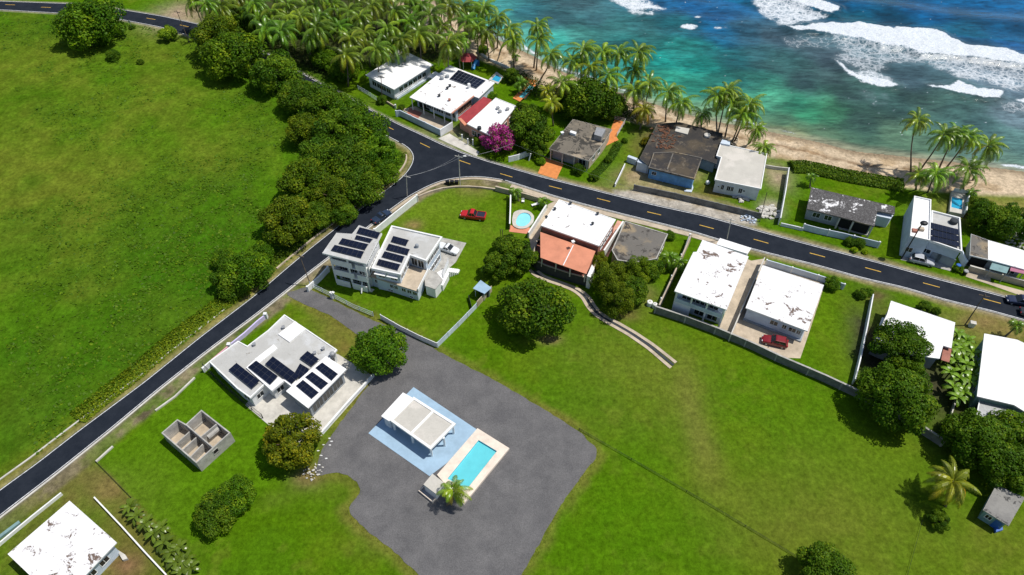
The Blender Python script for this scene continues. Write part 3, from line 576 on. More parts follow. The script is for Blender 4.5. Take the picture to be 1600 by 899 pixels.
def solar(t, poly, z, nx, ny, dz=(0, 0, 0, 0), name='solar_panel', grid='panelgrid'):  # poly: 4 corners ccw; panel grid on a thin tray
    q = [np.array((p[0], p[1], z + dz[i])) for i, p in enumerate(poly)]
    f = lambda u, v: (q[0] * (1 - u) + q[1] * u) * (1 - v) + (q[3] * (1 - u) + q[2] * u) * v
    up = np.array((0, 0, 1.0)); m = MB()
    m.add([a - up * .06 for a in q] + [a for a in q], [(0, 1, 5, 4), (1, 2, 6, 5), (2, 3, 7, 6), (3, 0, 4, 7), (4, 5, 6, 7), (3, 2, 1, 0)], 1)
    g = .025
    for i in range(nx):
        for j in range(ny):
            c = [f((i + g) / nx, (j + g) / ny), f((i + 1 - g) / nx, (j + g) / ny), f((i + 1 - g) / nx, (j + 1 - g) / ny), f((i + g) / nx, (j + 1 - g) / ny)]
            m.add([a + up * .004 for a in c] + [a + up * .02 for a in c], [(0, 1, 5, 4), (1, 2, 6, 5), (2, 3, 7, 6), (3, 0, 4, 7), (4, 5, 6, 7)], 0)
    for a in q: m.tube([a - up * .02, (a[0], a[1], z - .12)], .03, 4, 1)
    return obj(name, m, [MT['panel'], MT[grid]], t)
def post(t, c, z0, z1, r, mat, name='column'): return obj(name, MB().box(c, (1, 0), (0, 1), r, r, z0, z1), mat, t)
def wallpath(name, label, cat, pts, h, th, mat, group=None, cap=None, posts=0, ph=.25, pr=.14, pmat=None, z0=-.1, rail=None):
    """a wall or fence as one thing: panel, cap, posts"""
    pts = [np.array(q) for q in pts]; c = pts[len(pts) // 2]
    t = thing(name, label, cat, (c[0], c[1], 0), group)
    m = MB(); k = len(pts); l, r = off_line(pts, -th / 2), off_line(pts, th / 2)
    for i in range(k - 1): m.prism([l[i], l[i + 1], r[i + 1], r[i]], z0, h)
    obj('panel', m, mat, t)
    if cap:
        m = MB(); l, r = off_line(pts, -th / 2 - .05), off_line(pts, th / 2 + .05)
        for i in range(k - 1): m.prism([l[i], l[i + 1], r[i + 1], r[i]], h + .002, h + .09)
        obj('coping', m, cap, t)
    if posts:
        s = np.concatenate([[0], np.cumsum([np.linalg.norm(pts[i + 1] - pts[i]) for i in range(k - 1)])]); a = np.array(pts)
        for q in np.linspace(0, s[-1], max(2, int(s[-1] / posts) + 1)):
            c2 = (np.interp(q, s, a[:, 0]), np.interp(q, s, a[:, 1])); post(t, c2, z0, h + ph, pr, pmat or mat, 'post')
    return t
def openfence(name, label, cat, pts, h, mat, group=None, gap=2.4, rails=(.95, .5, .1), bal=.0, r=.03, pr=.05, z0=0):
    """posts with rails, optionally thin balusters"""
    pts = [np.array(q) for q in pts]; c = pts[len(pts) // 2]; t = thing(name, label, cat, (c[0], c[1], 0), group); a = np.array(pts)
    s = np.concatenate([[0], np.cumsum(np.hypot(*np.diff(a, axis=0).T))]); at = lambda q: np.array((np.interp(q, s, a[:, 0]), np.interp(q, s, a[:, 1])))
    m = MB()
    for f in rails: m.tube([(p[0], p[1], z0 + h * f) for p in pts], r, 4)
    obj('rail', m, mat, t)
    if bal:
        m = MB()
        for q in np.arange(0, s[-1], bal): p = at(q); m.tube([(p[0], p[1], z0 + .05), (p[0], p[1], z0 + h * .94)], r * .6, 4)
        obj('balusters', m, mat, t)
    for q in np.linspace(0, s[-1], max(2, int(s[-1] / gap) + 1)): p = at(q); post(t, p, z0 - .1, z0 + h, pr, mat, 'post')
    return t
def house(name, label, poly, cat='house', group=None): c = cen(poly); return thing(name, label, cat, (c[0], c[1], 0), group)
def tank(t, c, z, r, h, mat=MT['black'], name='water_tank'):
    m = MB().tube([(c[0], c[1], z), (c[0], c[1], z + h * .8), (c[0], c[1], z + h * .95), (c[0], c[1], z + h)], [r, r, r * .7, r * .25], 14); return obj(name, m, mat, t)
def vent(t, c, z, s=.3, mat=MT['steel'], name='roof_vent'): return obj(name, MB().box(c, (.9, .43), (-.43, .9), s, s, z - .01, z + .45).box(c, (.9, .43), (-.43, .9), s + .1, s + .1, z + .46, z + .54), mat, t)
def patio(name, fr, pts, z, mat, th=.15): return sheet(name, W(fr, pts), z, mat, th)

# ================================================================== white house with three rows of panels beside the gravel drive
z1, z2 = 3.2, 3.85
mp = W('b', [(75, 385), (275, 575), (365, 640), (465, 545), (515, 585), (600, 515), (650, 560), (690, 590), (905, 385), (975, 302), (750, 150), (605, 55), (490, 165), (345, 275), (280, 240)], z1)
t = house('solar_house', 'sprawling white flat roofed house with rows of black solar panels beside the grey gravel drive', mp)
wp_ = shell(t, mp, z1, MT['whitewall'], MT['roofgrey'], .3, .25, .12)
obj('carport_roof', MB().prism(ccw(W('b', [(615, 590), (770, 710), (1040, 435), (895, 345)], z2)), z2 - .25, z2), MT['roofclean'], t)
cp = W('b', [(650, 590), (765, 680), (1005, 440), (900, 375)], z2)
gp = ccw(W('b', [(615, 590), (770, 710), (1040, 435), (895, 345)], z2)); obj('garage_wall', MB().prism(inset(gp, .55), 0, z2 - .252), MT['greywall'], t)
ip = inset(gp, .55)
for e in range(4):
    if eaxes(ip, e)[2] @ np.array((.6, -.8)) > .5:
        for u in (.2, .5, .8): window(t, ip, e, u, 2.2, .5, 2.1, bars=2, frame=MT['greywall'], name='louvre_screen')
obj('raised_roof', MB().prism(ccw(W('b', [(335, 425), (515, 588), (600, 518), (395, 368)], 3.55)), z1 - .1, 3.55), MT['roofclean'], t)
obj('raised_roof', MB().prism(ccw(W('b', [(395, 366), (425, 395), (555, 290), (530, 262)], 3.4)), z1 - .1, 3.4), MT['roofclean'], t)
obj('raised_roof', MB().prism(ccw(W('b', [(560, 190), (640, 245), (750, 155), (680, 98)], 3.42)), z1 - .1, 3.42), MT['roofclean'], t)
obj('raised_roof', MB().prism(ccw(W('b', [(600, 516), (652, 556), (690, 520), (640, 482)], 3.45)), z1 - .1, 3.45), MT['roofclean'], t)
for q, nx in (([(212, 440), (375, 572), (432, 525), (270, 398)], 5), ([(350, 425), (505, 548), (562, 495), (410, 385)], 5), ([(468, 400), (655, 540), (712, 490), (525, 352)], 6), ([(672, 468), (745, 522), (780, 440), (716, 402)], 3), ([(712, 358), (795, 415), (850, 372), (768, 314)], 3)):
    solar(t, W('b', q, 3.62), 3.62 if q[0][0] != 350 else 3.78, nx, 2, (0, 0, .25, .25))
for q in ([(685, 552), (795, 643), (845, 600), (735, 512)], [(750, 490), (862, 578), (912, 535), (800, 455)], [(822, 425), (935, 515), (980, 470), (870, 390)]): solar(t, W('b', q, 4.05), 4.0, 4, 2, (0, 0, .1, .1))
for e, (a, d, nn, L) in enumerate([eaxes(wp_, i) for i in range(len(wp_))]):
    if L > 2.5: wins(t, wp_, e, max(1, int(L / 3.2)), 1.3, 1.0, 1.2)
for q in ((820, 330), (880, 300), (600, 150), (395, 270)): vent(t, W1('b', *q, z1), z1, .18)
tank(t, W1('b', 945, 345, z1), z1, .45, 1.0, MT['steel'])
patio('patio', 'b', [(330, 690), (470, 810), (700, 990), (870, 905), (1235, 490), (985, 335), (900, 300), (600, 500), (400, 600)], .06, MT['concl'])
E_ = W('b', [(1235, 488), (1050, 690), (870, 897)]); wallpath('boundary_wall', 'low white wall between the pale patio and the gravel drive', 'wall', E_, .75, .22, MT['whitewall'], cap=MT['white'])
openfence('wire_fence', 'thin dark mesh fence from the white corner wall down to the yellow green round tree', 'fence', W('b', [(45, 432), (180, 560), (355, 705), (455, 783)]), 1.5, MT['darkgrey'], bal=.35, rails=(.97, .05))
wallpath('lavender_wall', 'lavender painted roadside wall with square posts in front of the solar panel house', 'wall', W('b', [(215, 268), (325, 180), (412, 100), (470, 55)], .9), 1.0, .25, MT['lav'], posts=5.2, ph=.35, pr=.3, pmat=MT['whitewall'])
wallpath('pink_wall', 'faded pink roadside wall running on from the lavender wall', 'wall', W('b', [(90, 372), (210, 272)], .9), .9, .22, MT['pink'])
wallpath('corner_wall', 'stub of white wall at the road corner of the solar panel house', 'wall', W('b', [(25, 432), (82, 382), (130, 430)], 1.2), 1.2, .25, MT['whitewall'], cap=MT['white'])

# ================================================================== three storey white villa
t3 = 8.6
lp = W('a', [(230, 322), (120, 478), (460, 562), (582, 325), (405, 262), (352, 330)], t3)
vc = cen(lp); t = thing('villa', 'large white three storey villa with balconies and two sets of rooftop solar panels', 'house', (vc[0], vc[1], 0))
obj('roof', MB().prism(ccw(lp), t3 - .3, t3), MT['roofgrey'], t); obj('fascia', ring(MB(), inset(ccw(lp), -.03), .028, t3 - .33, t3 + .04), MT['white'], t)
core = inset(ccw(lp), [1.0, 1.9, .8, .5, .8, .6]); obj('wall', MB().prism(core, 0, t3 - .302), MT['whitewall'], t)
fl = inset(ccw(lp), [.9, .55, .9, .6, .9, .7])
for zf, nm in ((2.75, 'balcony'), (5.6, 'balcony')):
    b = obj(nm, MB().prism(fl, zf - .2, zf), MT['white'], t)
    for e in (0, 1):
        a, d, nn, L = eaxes(fl, e)
        for u0, u1 in ((0.0, .62), (.72, 1.0)) if e == 1 else ((0, 1),):
            obj('balustrade', MB().box(a + d * L * (u0 + u1) / 2 - nn * .08, d, nn, L * (u1 - u0) / 2 - .01, .06, zf + .002, zf + 1.25), MT['white'], b)
a, d, nn, L = eaxes(fl, 1)
for u0, u1 in ((.03, .45), (.53, .97)): obj('terrace_wall', MB().box(a + d * L * (u0 + u1) / 2 + nn * .15, d, nn, L * (u1 - u0) / 2, .1, 0, 1.5), MT['white'], t)
for zf in (.1, 2.76, 5.61):
    for u in (.2, .5, .8): window(t, core, 1, u, 1.6, zf + .25, 1.95, bars=2)
    for u in (.3, .7): window(t, core, 0, u, 1.4, zf + .6, 1.4)
    for u in (.12, .3, .48, .66, .84): window(t, core, 2, u, 1.1, zf + .8, 1.2)
for u in (.0, .5, 1.0):
    q = a + d * L * u - nn * .25
    post(t, q, 0, t3 - .32, .16, MT['white'])
zp = t3 + .25
for q in ([(185, 455), (420, 515), (445, 470), (215, 418)], [(245, 402), (450, 452), (478, 412), (275, 365)], [(370, 365), (490, 394), (512, 372), (385, 342)], [(385, 320), (548, 362), (572, 322), (410, 280)]): solar(t, W('a', q, zp), zp, 6, 2, (0, 0, .15, .15))
rz = 5.9
rp = W('a', [(660, 270), (502, 603), (730, 652), (802, 500), (930, 545), (1055, 358)], rz)
obj('roof', MB().prism(ccw(rp), rz - .28, rz), MT['roofgrey'], t); obj('parapet', ring(MB(), inset(ccw(rp), -.03), .3, rz - .3, rz + .28), MT['white'], t)
rw = inset(ccw(rp), .45); obj('wall', MB().prism(rw, 0, rz - .282), MT['bluewhite'], t)
for u in (.25, .75): window(t, rw, 1, u, 1.3, 3.7, 1.1); obj('window_hood', MB().box(eaxes(rw, 1)[0] + eaxes(rw, 1)[1] * eaxes(rw, 1)[3] * u + eaxes(rw, 1)[2] * .45, eaxes(rw, 1)[1], eaxes(rw, 1)[2], 1.1, .45, 5.1, 5.22), MT['white'], t)
for u in (.2, .5, .8): window(t, rw, 2, u, 1.1, 3.6, 1.2)
for u in (.3, .7): window(t, rw, 3, u, 1.2, 3.2, 2.0)
for u in (.2, .4, .6, .8): window(t, rw, 4, u, 1.2, 3.7, 1.1); window(t, rw, 4, u, 1.2, .9, 1.2)
zp = rz + .22
for q in ([(540, 567), (705, 612), (728, 570), (560, 528)], [(580, 507), (740, 550), (760, 508), (605, 467)], [(614, 450), (782, 492), (800, 452), (638, 408)], [(652, 388), (770, 420), (793, 380), (672, 348)]): solar(t, W('a', q, zp), zp, 6, 2, (0, 0, .15, .15))
tank(t, W1('a', 858, 432, rz), rz, .35, .8, MT['greywall'])
tp = W('a', [(478, 655), (866, 778), (945, 618), (832, 585), (735, 560), (560, 560)], 3.05)
obj('terrace', MB().prism(ccw(tp), 2.8, 3.05), MT['tan'], t); tw = inset(ccw(tp), .3); obj('wall', MB().prism(tw, 0, 2.798), MT['bluewhite'], t)
obj('balustrade', MB().box((np.array(tp[1]) + tp[2]) / 2, *(lambda v: (v, np.array((v[1], -v[0]))))((np.array(tp[2]) - tp[1]) / np.linalg.norm(np.array(tp[2]) - tp[1])), np.linalg.norm(np.array(tp[2]) - tp[1]) / 2, .08, 3.051, 3.75), MT['white'], t)
for u in (.12, .2, .45, .53, .7, .82, .94): window(t, tw, 0, u, .85, 1.35, .9)
for u in (.3, .36, .42, .85): window(t, tw, 0, u, .7, .25, .4, bars=0)
for q, zt, mm in (([(915, 645), (920, 735), (1000, 765), (1060, 690), (1010, 630), (950, 610)], 2.5, MT['conc']), ([(1000, 640), (960, 700), (1060, 735), (1110, 640), (1070, 600)], 1.6, MT['white'])):
    o_ = obj('side_room', MB().prism(inset(ccw(W('a', q, zt)), .1), 0, zt), [MT['white']], t); obj('flat_top', MB().prism(ccw(W('a', q, zt)), zt + .002, zt + .12), mm, o_)
m = MB()
for k in range(7): m.box(W1('a', 1085 + k * 14, 625 - k * 5, 1.2), (.93, -.36), (.36, .93), .35, .5, 0, 1.9 - k * .25)
obj('outside_stair', m, MT['white'], t)
obj('slanted_wall', MB().prism(W('a', [(1055, 655), (1065, 690), (1110, 600), (1105, 565)], 1.2), 0, [2.0, 2.0, 3.1, 3.1]), MT['white'], t)
obj('drain_pipe', MB().tube([P(573, 439, 0) * (1, 1, 0) + (0, -.2, 4.4), P(568, 445, 0) * (1, 1, 0) + (0, -2.5, .3)], .12, 6), MT['white'], t)
obj('door_step', MB().prism(ccw(W('a', [(455, 750), (450, 770), (505, 785), (525, 765)])), 0, .18), MT['concl'], t)
patio('driveway', 'a', [(1040, 355), (930, 620), (1010, 690), (1060, 640), (1160, 550), (1242, 400)], .05, MT['conc'])
wallpath('roadside_wall', 'long white wall between the side road and the lawn with the red pickup', 'wall', resample(W('a', [(525, 300), (620, 215), (745, 115), (855, 35)], 1.4), 4), 1.7, .25, MT['white'], posts=9, ph=.12, pr=.2)
wallpath('roadside_wall', 'short white wall along the side road under the villa balconies', 'wall', W('a', [(0, 745), (95, 660), (160, 590)], 1.2), 1.4, .25, MT['white'], posts=6, ph=.1, pr=.18)
wallpath('low_curved_wall', 'low stone retaining wall curving round the junction corner of the big lawn', 'wall', resample(W('q', [(420, 440), (500, 395), (600, 360), (700, 350), (850, 345), (1000, 355), (1110, 375)], .3), 2.5), .45, .3, MT['tan'])
openfence('white_picket_fence', 'pale green picket fence between the gravel lane and the villa lawn', 'fence', W('z', [(115, 215), (265, 290), (420, 370), (555, 425)]), 1.3, MT['bluewhite'], bal=.22, gap=3)
obj_ = thing('gate_pillar', 'white pointed pillar standing in the pale green picket fence', 'pillar', W1('z', 268, 298)); obj('shaft', MB().box(W1('z', 268, 298), (.87, -.5), (.5, .87), .32, .2, 0, 1.7), MT['white'], obj_); obj('cap', MB().prism(ccw(W('z', [(255, 252), (268, 246), (282, 252), (275, 262)], 1.9)), 1.71, 1.85), MT['white'], obj_)
wallpath('white_board_fence', 'white board fence running from the round tree to the sharp lawn corner', 'fence', W('z', [(610, 445), (740, 520), (880, 590), (1005, 645)]), 1.35, .1, MT['white'], posts=3, ph=.08, pr=.08)
wallpath('grey_panel_fence', 'weathered pale fence rising from the sharp lawn corner to the blue roofed shed', 'fence', W('z', [(1008, 640), (1160, 490), (1280, 365)]), 1.35, .08, MT['bluewhite'], posts=2.6, ph=.05, pr=.07)
wallpath('tan_wall', 'short tan wall between the blue roofed shed and the round mango tree', 'wall', W('z', [(1283, 360), (1385, 250)]), 1.6, .15, MT['tan'])
wallpath('dark_low_fence', 'low black panel fence standing in the lawn below the blue roofed shed', 'fence', W('s', [(275, 800), (300, 895)], .8), .9, .08, MT['black'])
sp = W('s', [(375, 676), (312, 745), (408, 790), (466, 740)], 2.4); t = house('garden_shed', 'small shed with pale blue sheet roof at the lawn corner under dark trees', sp, 'shed')
obj('roof', MB().prism(ccw(sp), 2.32, 2.4), MT['slab'], t); swp = inset(ccw(sp), .3); obj('wall', MB().prism(inset(swp, [.0, 1.0, .0, .0]), 0, 2.31), MT['darkgrey'], t)
for q in swp: post(t, q, 0, 2.31, .06, MT['white'], 'post')

# ================================================================== ruin
zt = 2.7
t = thing('roofless_ruin', 'roofless grey concrete shell of a small house with inner partition walls on the lawn', 'ruin', P(315, 700))
ro = W('u', [(90, 350), (500, 705), (900, 345), (560, 78), (378, 245), (277, 188)], zt); ro = ccw(ro)
obj('outer_wall', ring(MB(), ro, .2, 0, zt), MT['conc'], t)
obj('floor', MB().prism(inset(ro, .21), .0, .12), MT['tan'], t)
def part_wall(a, b, h): 
    a, b = W1('u', *a, h)[:2], W1('u', *b, h)[:2]; v = (b - a); L = np.linalg.norm(v); v /= L
    return obj('partition', MB().box((a + b) / 2, v, (-v[1], v[0]), L / 2, .09, .121, h), MT['conc'], t)
part_wall((378, 250), (690, 515), zt - .02); part_wall((735, 245), (560, 390), zt - .03)
part_wall((430, 325), (255, 485), 1.9); part_wall((500, 400), (335, 550), 1.9); part_wall((575, 480), (425, 635), 1.9)
part_wall((610, 180), (470, 305), .5)
obj('water_cistern', MB().tube([W1('u', 630, 400, 1.5), W1('u', 760, 290, 1.5)], .55, 10), MT['conc'], t)
e = max(range(len(ro)), key=lambda i: eaxes(ro, i)[2] @ np.array((.75, -.65)) * (eaxes(ro, i)[3] > 3))
window(t, ro, e, .5, .8, 1.2, .9, frame=MT['conc'], glass=MT['dark'], bars=0)
# ================================================================== white roofed house in the near left corner
fp_ = W('F', [(108.7, 783), (12.5, 866), (92, 942), (182, 848)], 3.4); t = house('white_roofed_house', 'plain house under a big stained white roof in the bottom left corner', fp_)
wq = shell(t, fp_, 3.4, MT['bluewhite'], MT['roofwhite2'], .5, .16)
for e in range(4): wins(t, wq, e, 3, 1.3, 1.1, 1.2)
door(t, wq, 2, .15, 1, 2.1)
obj('back_step', MB().prism(ccw(W('r5', [(745, 760), (735, 740), (790, 775), (805, 800), (775, 810)])), 0, .5), MT['concl'], t)
wallpath('low_white_wall', 'long straight low white wall right of the stained white roof', 'wall', W('r5', [(588, 408), (760, 590), (900, 745), (1040, 895)], .5), .55, .2, MT['white'])
wallpath('low_white_wall', 'low white roadside wall left of the stained white roof', 'wall', W('r5', [(382, 380), (200, 525), (60, 640), (-60, 740)], .6), .65, .22, MT['white'])
wallpath('green_wall', 'short mossy green wall beside the road at the left picture edge', 'wall', W('r5', [(120, 560), (-20, 665)], .4), .4, .5, MT['teal'])
wallpath('stone_kerb_wall', 'broken line of pale stones along the road edge of the ruin lawn', 'wall', W('r1', [(1215, 560), (1090, 680), (970, 765)], .2), .3, .3, MT['concl'])
wallpath('stone_kerb_wall', 'short row of pale stones at the road corner of the ruin lawn', 'wall', W('r5', [(705, 90), (600, 185)], .2), .3, .3, MT['concl'])

# ================================================================== poolside pavilion
patio('pavilion_deck', 'p', [(487, 185), (252, 425), (570, 648), (660, 580), (820, 408)], .10, MT['slab'], .2)
zr = 3.05
pv = W('p', [(487, 233), (363, 356), (575, 507), (707, 373)], zr); t = house('pavilion', 'open pavilion with flat concrete roof in a white beam frame on the pale blue deck', pv, 'pavilion')
pv = ccw(pv); obj('roof', MB().prism(inset(pv, .1), zr - .3, zr - .12), MT['rooflight'], t)
obj('roof_beam', ring(MB(), pv, .42, zr - .4, zr), MT['white'], t)
a0, a1, a2, a3 = [np.array(q) for q in W('p', [(487, 233), (363, 356), (575, 507), (707, 373)], zr)]
q0, q1 = (a0 + a3) / 2, (a1 + a2) / 2; v = (q1 - q0); L = np.linalg.norm(v); v /= L
obj('roof_beam', MB().box((q0 + q1) / 2, v, (-v[1], v[0]), L / 2 - .43, .2, zr - .39, zr - .01), MT['white'], t)
lo = ccw(W('p', [(432, 211), (318, 334), (362, 362), (480, 238)], zr - .25)); obj('lower_roof', MB().prism(lo, zr - .5, zr - .25), MT['roofclean'], t)
lw = inset(lo, .25); obj('wall', MB().prism(lw, .1, zr - .502), MT['whitewall'], t)
wins(t, lw, 0, 2, 1.0, 1.0, 1.1); door(t, lw, 1, .5, .9, 2.1)
for s in inset(pv, .35) + [(q0 + q1) / 2 + v * (L / 2 - .35), (q0 + q1) / 2 - v * (L / 2 - .35), (a2 + a3) / 2 + (-v[1] * .0, 0)]: post(t, s, .1, zr - .402, .16, MT['white'])
sw = W('p', [(820, 406), (612, 640), (745, 802), (985, 510)]); sw = W('p', [(820, 406), (610, 648), (748, 800), (985, 510)])
pc = cen(sw); t = thing('swimming_pool', 'rectangular turquoise swimming pool in a cream surround beside the pale blue deck', 'pool', (pc[0], pc[1], 0))
wat = W('p', [(826, 468), (665, 668), (762, 727), (921, 525)]); cop = ccw([tuple(q) for q in sw]); wat = ccw([tuple(q) for q in wat])
def pool(t, cop, wat, z, mcop, mwat, zw, depth=.0):
    m = MB(); 
    pts = [tuple(q) + (z,) for q in cop] + [tuple(q) + (z,) for q in wat]; n = len(cop); k = len(wat)
    if n == k: m.add(pts, [(i, (i + 1) % n, n + (i + 1) % n, n + i) for i in range(n)])
    m.add([tuple(q) + (-.1,) for q in cop] + [tuple(q) + (z,) for q in cop], [(i, (i + 1) % n, n + (i + 1) % n, n + i) for i in range(n)])
    obj('surround', m, mcop, t)
    m = MB().add([tuple(q) + (z - .001,) for q in wat] + [tuple(q) + (zw - .1,) for q in wat], [(i, k + i, k + (i + 1) % k, (i + 1) % k) for i in range(k)]); obj('basin', m, MT['cyan'], t)
    obj('water', MB().add([tuple(q) + (zw,) for q in wat], [tuple(range(k))]), mwat, t)
pool(t, cop, wat, .55, MT['coping'], MT['poolwater'], .22)
hp = W('p', [(585, 634), (538, 690), (602, 738), (645, 680)], 2.2); t = house('pump_house', 'small white pump house with flat roof beside the poolside palm', hp, 'hut')
hw = shell(t, hp, 2.2, MT['whitewall'], MT['rooflight'], .06, .12); door(t, hw, 0, .5, .9, 1.7, MT['greywall'])
obj('yard_wall', ring(MB(), ccw(W('p', [(512, 722), (586, 782), (612, 752), (540, 695)], .5)), .12, 0, .5), MT['coping'], t); obj('yard_floor', MB().prism(inset(ccw(W('p', [(512, 722), (586, 782), (612, 752), (540, 695)], .5)), .13), 0, .06), MT['greywall'], t)
# ================================================================== houses between the road and the beach
# white hip-less house far left
c1 = W('c', [(330, 92), (50, 258), (250, 360), (525, 186)], 3.5); t = house('white_house', 'long low white house with a clean white flat roof against the palm grove', c1)
q = shell(t, c1, 3.5, MT['whitewall'], MT['roofclean'], [.5, .5, .7, .5], .16)
wins(t, q, 0, 4, 1.2, 1.1, 1.2); wins(t, q, 1, 4, 1.5, 1.1, 1.3); wins(t, q, 2, 6, 1.2, 1.2, 1.2)
obj('porch_wall', MB().prism(inset(ccw(c1), [.3, .9, .2, .3]), 0, .5), MT['bluewhite'], t)
obj('rear_roof', MB().prism(ccw(W('c', [(235, 95), (200, 125), (270, 140), (350, 58), (310, 42)], 3.2)), 3.0, 3.2), MT['roofclean'], t); obj('rear_wall', MB().prism(inset(ccw(W('c', [(235, 95), (200, 125), (270, 140), (350, 58), (310, 42)], 3.2)), .4), 0, 2.999), MT['whitewall'], t)
vent(t, W1('c', 318, 185, 3.5), 3.5, .25)
openfence('garden_fence', 'pale blue roadside fence in front of the long low white house', 'fence', W('c', [(0, 360), (70, 400), (130, 440)]), 1.2, MT['bluewhite'], bal=.3)
tt = thing('fence_pier', 'white rounded gate pier at the far end of the pale blue roadside fence', 'pillar', W1('c', -62, 280)); obj('shaft', MB().box(W1('c', -62, 280), (1, 0), (0, 1), .25, .25, 0, 1.5), MT['white'], tt); obj('cap', MB().box(W1('c', -62, 280), (1, 0), (0, 1), .33, .33, 1.501, 1.65), MT['white'], tt)
wallpath('garden_wall', 'low rubble wall with white piers beside the conical shrub', 'wall', W('c', [(165, 440), (210, 460), (262, 492)]), .6, .25, MT['tan'], posts=3, ph=.5, pr=.18, pmat=MT['white'])
wallpath('side_wall', 'white dividing wall between the two far white houses', 'wall', W('c', [(265, 415), (345, 365), (490, 255)], .7), .9, .2, MT['whitewall'])
tt = thing('entrance_canopy', 'small white flat canopy between the two far white houses', 'canopy', W1('c', 525, 262)); obj('top', MB().prism(ccw(W('c', [(540, 232), (488, 270), (520, 285), (570, 248)], 2.4)), 2.3, 2.4), MT['white'], tt); [post(tt, p_, 0, 2.299, .07, MT['white'], 'post') for p_ in inset(ccw(W('c', [(540, 232), (488, 270), (520, 285), (570, 248)], 2.4)), .2)]
# big white house with the cell grid panels
c2 = W('c', [(640, 190), (360, 415), (655, 530), (812, 408), (845, 420), (958, 312)], 3.7); t = house('white_house', 'wide white roofed house with a grid of black solar panels and dark roof vents', c2)
q = shell(t, c2, 3.7, MT['bluewhite'], MT['roofwhite'], [.4, 2.2, .5, .3, .3, .3], .18)
solar(t, W('c', [(640, 285), (828, 352), (895, 297), (702, 222)], 3.95), 3.95, 8, 4, grid='alu')
wins(t, q, 1, 6, 1.3, .9, 1.5, .25, .98); obj('porch_shade_panel', MB().box(eaxes(q, 1)[0] + eaxes(q, 1)[1] * 2.2 + eaxes(q, 1)[2] * .01, eaxes(q, 1)[1], eaxes(q, 1)[2], 1.6, .03, .1, 2.7), MT['dark'], t)  # dark panel on the wall stands for shade in the open porch
wins(t, q, 2, 5, .95, 1.4, 1.5, frame=MT['salmon']); wins(t, q, 0, 4, 1.2, 1.1, 1.2)
obj('side_parapet', MB().box(*(lambda e: (e[0] + e[1] * e[3] / 2 + e[2] * .0, e[1], e[2], e[3] / 2, .12))(eaxes(ccw(c2), 2)), 3.62, 3.95), MT['salmon'], t)
e1 = eaxes(ccw(c2), 1)
for u in (.03, .3, .55, .8, .98): post(t, e1[0] + e1[1] * e1[3] * u - e1[2] * .3, 0, 3.51, .1, MT['white'])
for p_ in ((625, 275), (587, 288)): tank(t, W1('c', *p_, 3.7), 3.7, .5, .7, MT['greywall'])
for p_ in ((643, 340), (625, 358), (568, 410), (640, 440)): vent(t, W1('c', *p_, 3.7), 3.7, .22, MT['brick'] if p_[0] == 640 else MT['darkgrey'])
obj('chimney', MB().box(W1('c', 778, 345, 3.9), (.9, .43), (-.43, .9), .3, .3, 3.69, 4.9), MT['white'], t)
wallpath('front_wall', 'long slate blue yard wall along the far road in front of the wide white house', 'wall', W('c', [(262, 512), (292, 508), (420, 570), (568, 640)], 1.6), 1.7, .2, MT['bluewhite'], posts=4.5, ph=.1)
wallpath('front_wall', 'white rough gable end of the slate blue yard wall', 'wall', W('c', [(572, 645), (660, 590)], 1.9), 2.0, .25, MT['whitewall'])
patio('front_yard', 'c', [(300, 500), (560, 650), (660, 600), (400, 480)], .06, MT['tan'])
patio('porch_floor', 'c', [(360, 490), (340, 530), (420, 565), (450, 525)], .075, MT['brick'])
patio('gate_pavement', 'c', [(560, 705), (830, 830), (850, 800), (640, 670)], .05, MT['concl'])
# red strip and white roof
c3 = W('c', [(965, 420), (763, 603), (935, 690), (1110, 478)], 3.5); t = house('red_trim_house', 'white roofed house with a long dark red roof strip behind the bougainvillea', c3)
q = shell(t, c3, 3.5, MT['salmon'], MT['roofclean'], .3, .2, .1); wins(t, q, 1, 3, 1.3, 1, 1.3); wins(t, q, 2, 4, 1.2, 1, 1.2)
rs_ = W('c', [(880, 410), (698, 558), (770, 597), (937, 432)], 3.2); obj('red_roof', MB().prism(ccw(rs_), 3.05, 3.2), MT['redroof'], t); obj('lean_to_wall', MB().prism(inset(ccw(rs_), [.3, .3, -.3, .3]), 0, 3.04), MT['salmon'], t)
obj('terracotta_band', MB().prism(ccw(W('c', [(700, 562), (745, 612), (765, 604), (722, 560)], 3.3)), 3.0, 3.3), MT['terra'], t)
for p_ in ((980, 498), (995, 522), (1048, 505)): vent(t, W1('c', *p_, 3.5), 3.5, .3, MT['steel'])
tank(t, W1('c', 850, 640, 3.5), 3.5, .5, .8, MT['darkgrey'])
for k, p_ in enumerate(((770, 745), (805, 750), (730, 715))): post(t, W1('c', *p_), 0, 1.6, .15, MT['white'], 'gate_pier')
wallpath('front_wall', 'low white front wall under the large dark tree beside the bougainvillea', 'wall', W('c', [(1055, 850), (1120, 835), (1210, 800)], .8), 1.5, .2, MT['whitewall'])
tt = thing('boundary_post', 'leaning white post standing by the roadside grass left of the orange driveway', 'post', W1('d', 280, 485)); obj('shaft', MB().tube([W1('d', 278, 488), W1('d', 278, 488) + (.4, .2, 1.9)], .14, 6), MT['white'], tt)
